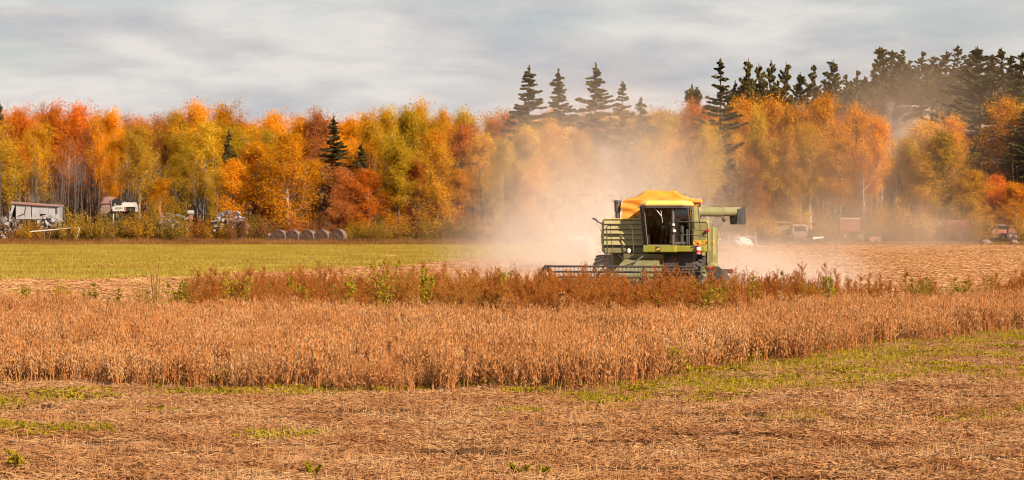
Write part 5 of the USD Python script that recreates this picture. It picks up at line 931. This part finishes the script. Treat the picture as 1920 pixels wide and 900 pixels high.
debris('rubble_heap', 'heap of broken white boards below the white shed', -6, 44, 404, 442, 301.5, 130, 820, [M_SHED, M_RUSTW, M_DARK]); debris('rubble_heap', 'low white rubble spilling below the right end of the white shed', 72, 116, 402, 415, 302.5, 60, 821, [M_SHED, M_RUSTW])
debris('rubble_heap', 'scattered white scrap among the olive bushes right of the car wreck', 298, 352, 398, 412, 298.5, 70, 822, [M_RUSTW, M_SHED], 0.6); debris('rubble_heap', 'pink grey rubble heap under the orange trees', 400, 462, 393, 422, 298.0, 130, 823, [M_RUSTP, M_RUSTW, M_SHED]); debris('rubble_heap', 'small pale scrap pile at the left end of the hay bales', 498, 514, 436, 452, 297.0, 36, 824, [M_RUSTW, M_RUSTP], 0.6)
# domed wreck and white car
D = 305.0; dw = thing('domed_wreck', 'rusty dome shaped camper shell with a dark open front, above the bushes', 'wreck', (X(212, D), D, 0)); r0 = W(190, 396, D); wid = X(238, D) - X(190, D); zt, zb = Zp(367.5, D), Zp(400, D)
u = np.linspace(0, 1, 15); prof = np.interp(u, [0, 0.04, 0.15, 0.4, 0.6, 0.8, 1.0], [0.30, 0.72, 0.95, 1.0, 0.86, 0.62, 0.42]); m = MB(); rings = []
for a, h in zip(u, prof): q = np.linspace(0, math.pi, 15); rings.append(np.column_stack([np.full(15, (a - 0.5) * wid), -np.cos(q) * 1.15 * (0.6 + 0.4 * h), zb + (zt - zb) * h * np.sin(q) ** 0.75]))
v = np.vstack(rings); i, j = np.meshgrid(np.arange(14), np.arange(14), indexing='ij'); k = (i * 15 + j).ravel(); m.add(v, np.stack([k, k + 1, k + 16, k + 15], 1)); m.hull(rings[0]); m.hull(rings[-1]); obj('shell', m, M_RUSTP, dw, smooth=40)
def DP(px, py, dy): return np.array([X(px, D) - X(212, D), dy, Zp(py, D)])
obj('dark_opening', MB().hull([DP(*p, y) for p in ((213, 376), (219, 372.5), (236, 381), (237, 388), (214, 387)) for y in (-1.22, -1.12)]), M_VOID, dw); m = MB()
for a, b in (((190.5, 381), (212, 381)), ((212, 373), (212, 392)), ((214, 374.5), (222, 370.5))): m.tube([DP(*a, -1.18), DP(*b, -1.18)], 0.06, 5)
obj('trim_strip', m, M_RUST, dw); obj('sill', MB().box(DP(190, 396, -1.1), DP(237, 391, 1.0), 0.04), M_RUSTP, dw)
wc = thing('car_wreck', 'rusty white wrecked car with a boxy tail, beside the domed wreck', 'car wreck', (X(240, D), 303.0, 0)); D = 303.0
def CP(px, py, dy): return np.array([X(px, D) - X(240, D), dy, Zp(py, D)])
obj('hood', MB().hull([CP(*p, y) for p, ys in (((217, 388), (-0.8, 0.8)), ((222, 385.5), (-0.75, 0.75)), ((238, 385), (-0.75, 0.75)), ((240, 396), (-0.8, 0.8)), ((218, 396), (-0.8, 0.8))) for y in ys]), M_CARW, wc); obj('cabin', MB().hull([CP(*p, y) for p, ys in (((234, 382), (-0.7, 0.7)), ((237, 379.5), (-0.7, 0.7)), ((259, 379.5), (-0.7, 0.7)), ((262, 388), (-0.8, 0.8)), ((236, 388), (-0.8, 0.8))) for y in ys]), M_CARW, wc)
obj('dark_window', MB().box(CP(243, 396, -0.75), CP(260, 388.2, 0.6), 0.03), M_VOID, wc); obj('post', MB().box(CP(239, 397, -0.78), CP(243, 387, -0.6), 0.02), M_RUST, wc); obj('tail_panel', MB().box(CP(259, 397, -0.7), CP(262, 387, 0.7), 0.02), M_CARW, wc)
obj('windscreen', MB().hull([CP(*p, y) for p in ((223, 391.5), (224, 388), (236, 388), (237, 391.5)) for y in (-0.84, -0.80)]), plain('dusty_window', (0.20, 0.22, 0.17), 0.3), wc); obj('mirror', MB().lathe([(0.01, -0.1), (0.13, -0.08), (0.13, 0.02), (0.01, 0.04)], 'y', CP(222.5, 384, -0.8), 12), M_RUSTW, wc)
# barrel, fallen rail
D = 300.0; br = thing('white_barrel', 'small white barrel lying on the heap under the orange aspens', 'barrel', (X(358, D), D, Zp(403, D))); obj('drum', MB().lathe([(0.01, -0.35), (0.26, -0.34), (0.28, -0.1), (0.26, 0.0), (0.28, 0.1), (0.26, 0.34), (0.01, 0.35)], 'x', (0, 0, 0.25), 20), M_SHED, br, smooth=40); obj('bung', MB().lathe([(0.05, 0.35), (0.05, 0.39), (0.01, 0.39)], 'x', (0, 0.05, 0.35), 10), M_DARK, br); obj('support', MB().box((-0.22, -0.2, -0.6), (0.22, 0.2, 0.0), 0.08), M_RUST, br)
fn = thing('broken_rail', 'weathered fallen rail on leaning legs in front of the left bushes', 'rail', (X(112, 296), 296.0, 0)); D = 296.0
def FP(px, py): return np.array([X(px, D) - X(112, D), 0.0, max(0.0, Zp(py, D))])
obj('rail', MB().tube([FP(56, 434.5), FP(90, 431.5), FP(118, 429), FP(148, 426)], 0.065, 6), M_GALV, fn); obj('leg', MB().tube([FP(149.5, 427), FP(143, 447)], 0.065, 6), M_GALV, fn); obj('leg', MB().tube([FP(83, 432), FP(83, 447)], 0.05, 6), M_RUSTP, fn); obj('leg', MB().tube([FP(96, 431), FP(92, 447)], 0.05, 6), M_RUSTP, fn)
# right side: mound under white sheet with pipe frame
D = 280.0; cm = thing('covered_mound', 'low white sheeted mound right of the harvester', 'covered pile', (X(1393, D), D, 0)); s = trimesh.creation.icosphere(3, 1.0); v = np.array(s.vertices); v[:, 2] = np.maximum(v[:, 2], -0.02); v = v * [X(1413, D) - X(1393, D), 0.9, Zp(445.5, D)] * (1 + 0.10 * (meshkit.fbm(v * 2.0, 3, 4) - 0.5))[:, None]; obj('sheet', (v, s.faces), M_WRAP, cm, smooth=True); obj('weight', MB().box((-0.6, -0.95, 0.0), (0.3, -0.85, 0.14), 0.04), M_RUSTP, cm)
pf_ = thing('pipe_frame', 'white pipe frame standing round the sheeted mound', 'pipe frame', (X(1393, D), D - 1.2, 0)); D = D - 1.2
def PP(px, py): return np.array([X(px, D) - X(1393, D), 0.0, max(0, Zp(py, D))])
for a, b in (((1365, 462), (1363, 440)), ((1386, 462), (1382, 438)), ((1398, 440), (1397, 434)), ((1416, 462), (1414.5, 436))): obj('post', MB().tube([PP(*a), PP(*b)], 0.055, 7), M_GALV, pf_)
obj('rail', MB().tube([PP(1363, 443), PP(1382, 445), PP(1398, 444), PP(1416, 446)], 0.045, 7), M_GALV, pf_); obj('brace', MB().tube([PP(1381, 440), PP(1390, 455)], 0.04, 7), M_GALV, pf_)
# vehicles
def vehicle(name, label, cat, px0, px1, D, parts, wheels=()):
    cx = (px0 + px1) / 2; t = thing(name, label, cat, (X(cx, D), D, 0)); P = lambda px, py, y: np.array([X(px, D) - X(cx, D), y, max(0.05, Zp(py, D))])
    for pn_, mat, pts, dy in parts: obj(pn_, MB().hull([P(*p, y) for p in pts for y in dy]), mat, t)
    for px, py, rr in wheels: w = obj('wheel', MB().lathe([(0.02, -0.12), (rr, -0.10), (rr, 0.10), (0.02, 0.12)], 'y', P(px, py, -0.75), 18), M_BLACK, t); obj('hub', MB().lathe([(0.01, -0.15), (rr * 0.45, -0.13), (rr * 0.5, -0.05)], 'y', P(px, py, -0.75), 12), M_RUST, w)
    return t, P
M_PALEB = plain('pale_blue_car', (0.17, 0.17, 0.175), 0.6, dirt=(0.25, 0.15, 0.1)); M_RED2 = plain('faded_red', (0.10, 0.022, 0.022), 0.8, dirt=(0.12, 0.04, 0.035), dirt_amt=0.7, scale=1.5); M_WAGON = plain('wagon_red', (0.15, 0.038, 0.034), 0.8, dirt=(0.16, 0.06, 0.045)); M_ORM = plain('machine_orange', (0.14, 0.04, 0.016), 0.7, dirt=(0.2, 0.07, 0.04))
t, P = vehicle('truck_cab', 'white roofed truck cab standing in the thin dust right of the mound', 'truck', 1484, 1514, 298.0, [('cab_roof', M_RUSTW, ((1484, 424), (1486, 421.5), (1510, 421.5), (1512, 424)), (-0.9, 0.9)), ('cab_body', M_RUSTP, ((1486, 433), (1512, 433), (1514, 446), (1484, 446)), (-0.85, 0.85)), ('pillar', M_RUSTW, ((1510, 423), (1513, 423), (1513, 434), (1510, 434)), (-0.85, 0.85)), ('pillar', M_RUSTW, ((1485, 423), (1488, 423), (1487, 434), (1485, 434)), (-0.85, 0.85)), ('dark_window', M_VOID, ((1488, 424), (1510, 424), (1510, 433), (1488, 433)), (-0.6, 0.6))], ((1491, 448, 0.4), (1508, 448, 0.4)))
vehicle('car_wreck', 'grey car roof showing above the bushes left of the white truck cab', 'car wreck', 1454, 1478, 300.0, [('roof', M_PALEB, ((1458, 418), (1461, 416), (1472, 416), (1475, 418.5)), (-0.7, 0.7)), ('body', M_PALEB, ((1454, 424), (1478, 424), (1478, 440), (1454, 440)), (-0.8, 0.8)), ('dark_window', M_VOID, ((1457, 418.2), (1476, 418.6), (1477, 424), (1455, 424)), (-0.66, 0.66))])
vehicle('car_wreck', 'pale blue grey car wreck left of the dark red truck', 'car wreck', 1526, 1560, 300.0, [('roof', M_PALEB, ((1532, 426), (1538, 423.5), (1548, 424), (1552, 427)), (-0.7, 0.7)), ('body', M_PALEB, ((1526, 432), (1560, 431), (1560, 443), (1526, 443)), (-0.8, 0.8)), ('dark_window', M_VOID, ((1530, 427), (1553, 427), (1556, 432), (1529, 432)), (-0.66, 0.66))])
t, P = vehicle('scrap_pipe', 'white pipe lying on the grass left of the dark red truck', 'pipe', 1526, 1548, 289.0, [('bracket', M_GALV, ((1525, 443), (1528, 443), (1527, 450), (1524, 450)), (-0.1, 0.1))]); obj('pipe', MB().tube([P(1524, 447, 0), P(1545, 445.5, 0)], 0.14, 10), M_GALV, t)
t, P = vehicle('grain_truck', 'dark red old truck with a tall box, at the edge of the wood', 'truck', 1572, 1622, 299.0, [('truck_box', M_RED2, ((1572.5, 411), (1611, 409.5), (1611, 434), (1572.5, 434)), (-1.1, 1.1)), ('hood', M_RED2, ((1611, 429), (1621, 430), (1622, 436), (1611, 438)), (-0.7, 0.7)), ('chassis', M_RUST, ((1574, 434), (1618, 434), (1618, 440), (1574, 440)), (-0.5, 0.5))], ((1582, 443, 0.48), (1612, 443, 0.48)))
for q in (1580, 1588, 1596, 1604): obj('stake', MB().box(P(q - 0.7, 433, -1.15), P(q + 0.7, 408.2, -1.10), 0.0), M_RUST, t)
obj('top_board', MB().box(P(1572, 411, -1.16), P(1611.5, 408.6, -1.09), 0.0), M_RUSTW, t)
vehicle('scrap_implement', 'low rusty implement lying right of the dark red truck', 'implement', 1628, 1652, 288.0, [('frame', M_RUST, ((1628, 447), (1634, 443), (1648, 444), (1652, 452), (1632, 453)), (-0.3, 0.3)), ('blade', M_RUSTP, ((1641, 446), (1650, 445), (1652, 454), (1644, 455)), (-0.45, -0.35))])
t, P = vehicle('camper_wreck', 'grey white camper wreck with a small dark window, half hidden by bushes', 'camper', 1712, 1764, 302.0, [('side_wall', M_RUSTW, ((1714, 416), (1745, 415), (1762, 416), (1764, 441), (1714, 441)), (-1.0, 1.0)), ('roof_edge', M_RUSTP, ((1713, 414.5), (1764, 413.5), (1764, 416.5), (1713, 417)), (-1.1, 1.1)), ('window', M_VOID, ((1739, 434), (1744, 434), (1744, 440), (1739, 440)), (-1.06, -0.9)), ('window', M_DARK, ((1720, 421), (1734, 421), (1734, 430), (1720, 430)), (-1.06, -0.9)), ('window', M_DARK, ((1750, 421), (1760, 421), (1760, 431), (1750, 431)), (-1.06, -0.9))])
t, P = vehicle('slatted_wagon', 'red slatted farm wagon half behind bushes at the right', 'wagon', 1778, 1814, 298.0, [('bed', M_RUST, ((1776, 433), (1816, 433), (1816, 436), (1776, 436)), (-0.9, 0.9))], ((1786, 443, 0.42), (1806, 443, 0.42)))
for k, py in enumerate((414, 418.4, 422.8, 427.2, 431.4)):
    for y in (-0.95, 0.90): obj('board', MB().box(P(1777.5, py + 1.6, y), P(1813, py - 1.6, y + 0.05), 0.0), M_WAGON, t)
for q in (1779, 1796, 1811): obj('stake', MB().box(P(q - 0.6, 434, -1.0), P(q + 0.6, 411.5, -0.955), 0.0), M_RUST, t)
vehicle('car_wreck', 'rust brown car wreck between the red wagon and the orange machine', 'car wreck', 1858, 1894, 298.0, [('roof', M_RUSTP, ((1866, 423), (1870, 420.5), (1880, 420.5), (1886, 424)), (-0.7, 0.7)), ('body', M_RUST, ((1858, 430), (1894, 430), (1894, 442), (1858, 442)), (-0.8, 0.8)), ('dark_window', M_VOID, ((1864, 424), (1887, 424), (1890, 430), (1861, 430)), (-0.66, 0.66))], ((1864, 443, 0.33), (1887, 443, 0.33)))
vehicle('orange_machine', 'small orange machine on dark tyres near the right edge', 'machine', 1888, 1906, 296.0, [('engine_cover', M_ORM, ((1889, 431), (1892, 427), (1902, 429), (1904, 438), (1889, 438)), (-0.5, 0.5)), ('exhaust', M_DARK, ((1893, 423), (1894.4, 423), (1894.4, 429), (1893, 429)), (-0.05, 0.05))], ((1892, 442, 0.40), (1902, 443, 0.34)))
for px, py, s_, lab in ((1849, 452, 0.50, 'pale boulder in the margin grass left of the orange machine'), (1902, 452, 0.42, 'pale boulder in the margin grass below the orange machine')):
    D = 287.0; s = trimesh.creation.icosphere(3, s_); v = np.array(s.vertices); v = v * [1.1, 0.8, 0.75] * (0.75 + 0.5 * meshkit.fbm(v * 2.5 + px, 3, 5))[:, None]; tag(obj('boulder', (v + [X(px, D), D, 0.25], s.faces), M_RUSTP, smooth=50), lab, 'boulder')
dust('thick dust billowing up behind the harvester', (X(1150, 112), 112.0, 0.6), (9.0, 22.0, 4.6), 0.048, nscale=0.3)
dust('pale dust sheet drifting left over the stubble', (X(1080, 165), 165.0, 0.6), (10.5, 55.0, 7.5), 0.018, nscale=0.14)
dust('taller thin dust veil above the harvester', (X(1130, 150), 150.0, 3.0), (10.0, 40.0, 11.0), 0.011, nscale=0.14)
dust('bright dust rolling low right of the harvester', (X(1430, 112), 112.0, 0.2), (6.0, 20.0, 2.6), 0.09, nscale=0.3)
dust('thin brown dust hanging before the wood', (X(1330, 240), 240.0, 2.0), (34.0, 50.0, 15.0), 0.007, nscale=0.06, lo=0.15, hi=1.9, col=(0.86, 0.60, 0.42))
dust('faint dust among the tall spruces above the harvester', (X(1120, 285), 285.0, 8.0), (20.0, 36.0, 17.0), 0.009, nscale=0.06, lo=0.3, hi=1.6, col=(0.86, 0.62, 0.45))
dust('wisp of brown dust drifting past the hilltop pines', (X(1700, 330), 325.0, 14.0), (20.0, 45.0, 13.0), 0.010, nscale=0.06, lo=0.3, hi=1.7, col=(0.82, 0.58, 0.42))
dust('low brown dust veiling the wrecks along the right field edge', (X(1610, 283), 281.0, 1.0), (26.0, 17.0, 6.5), 0.022, nscale=0.10, lo=0.4, hi=1.5, col=(0.82, 0.58, 0.42))
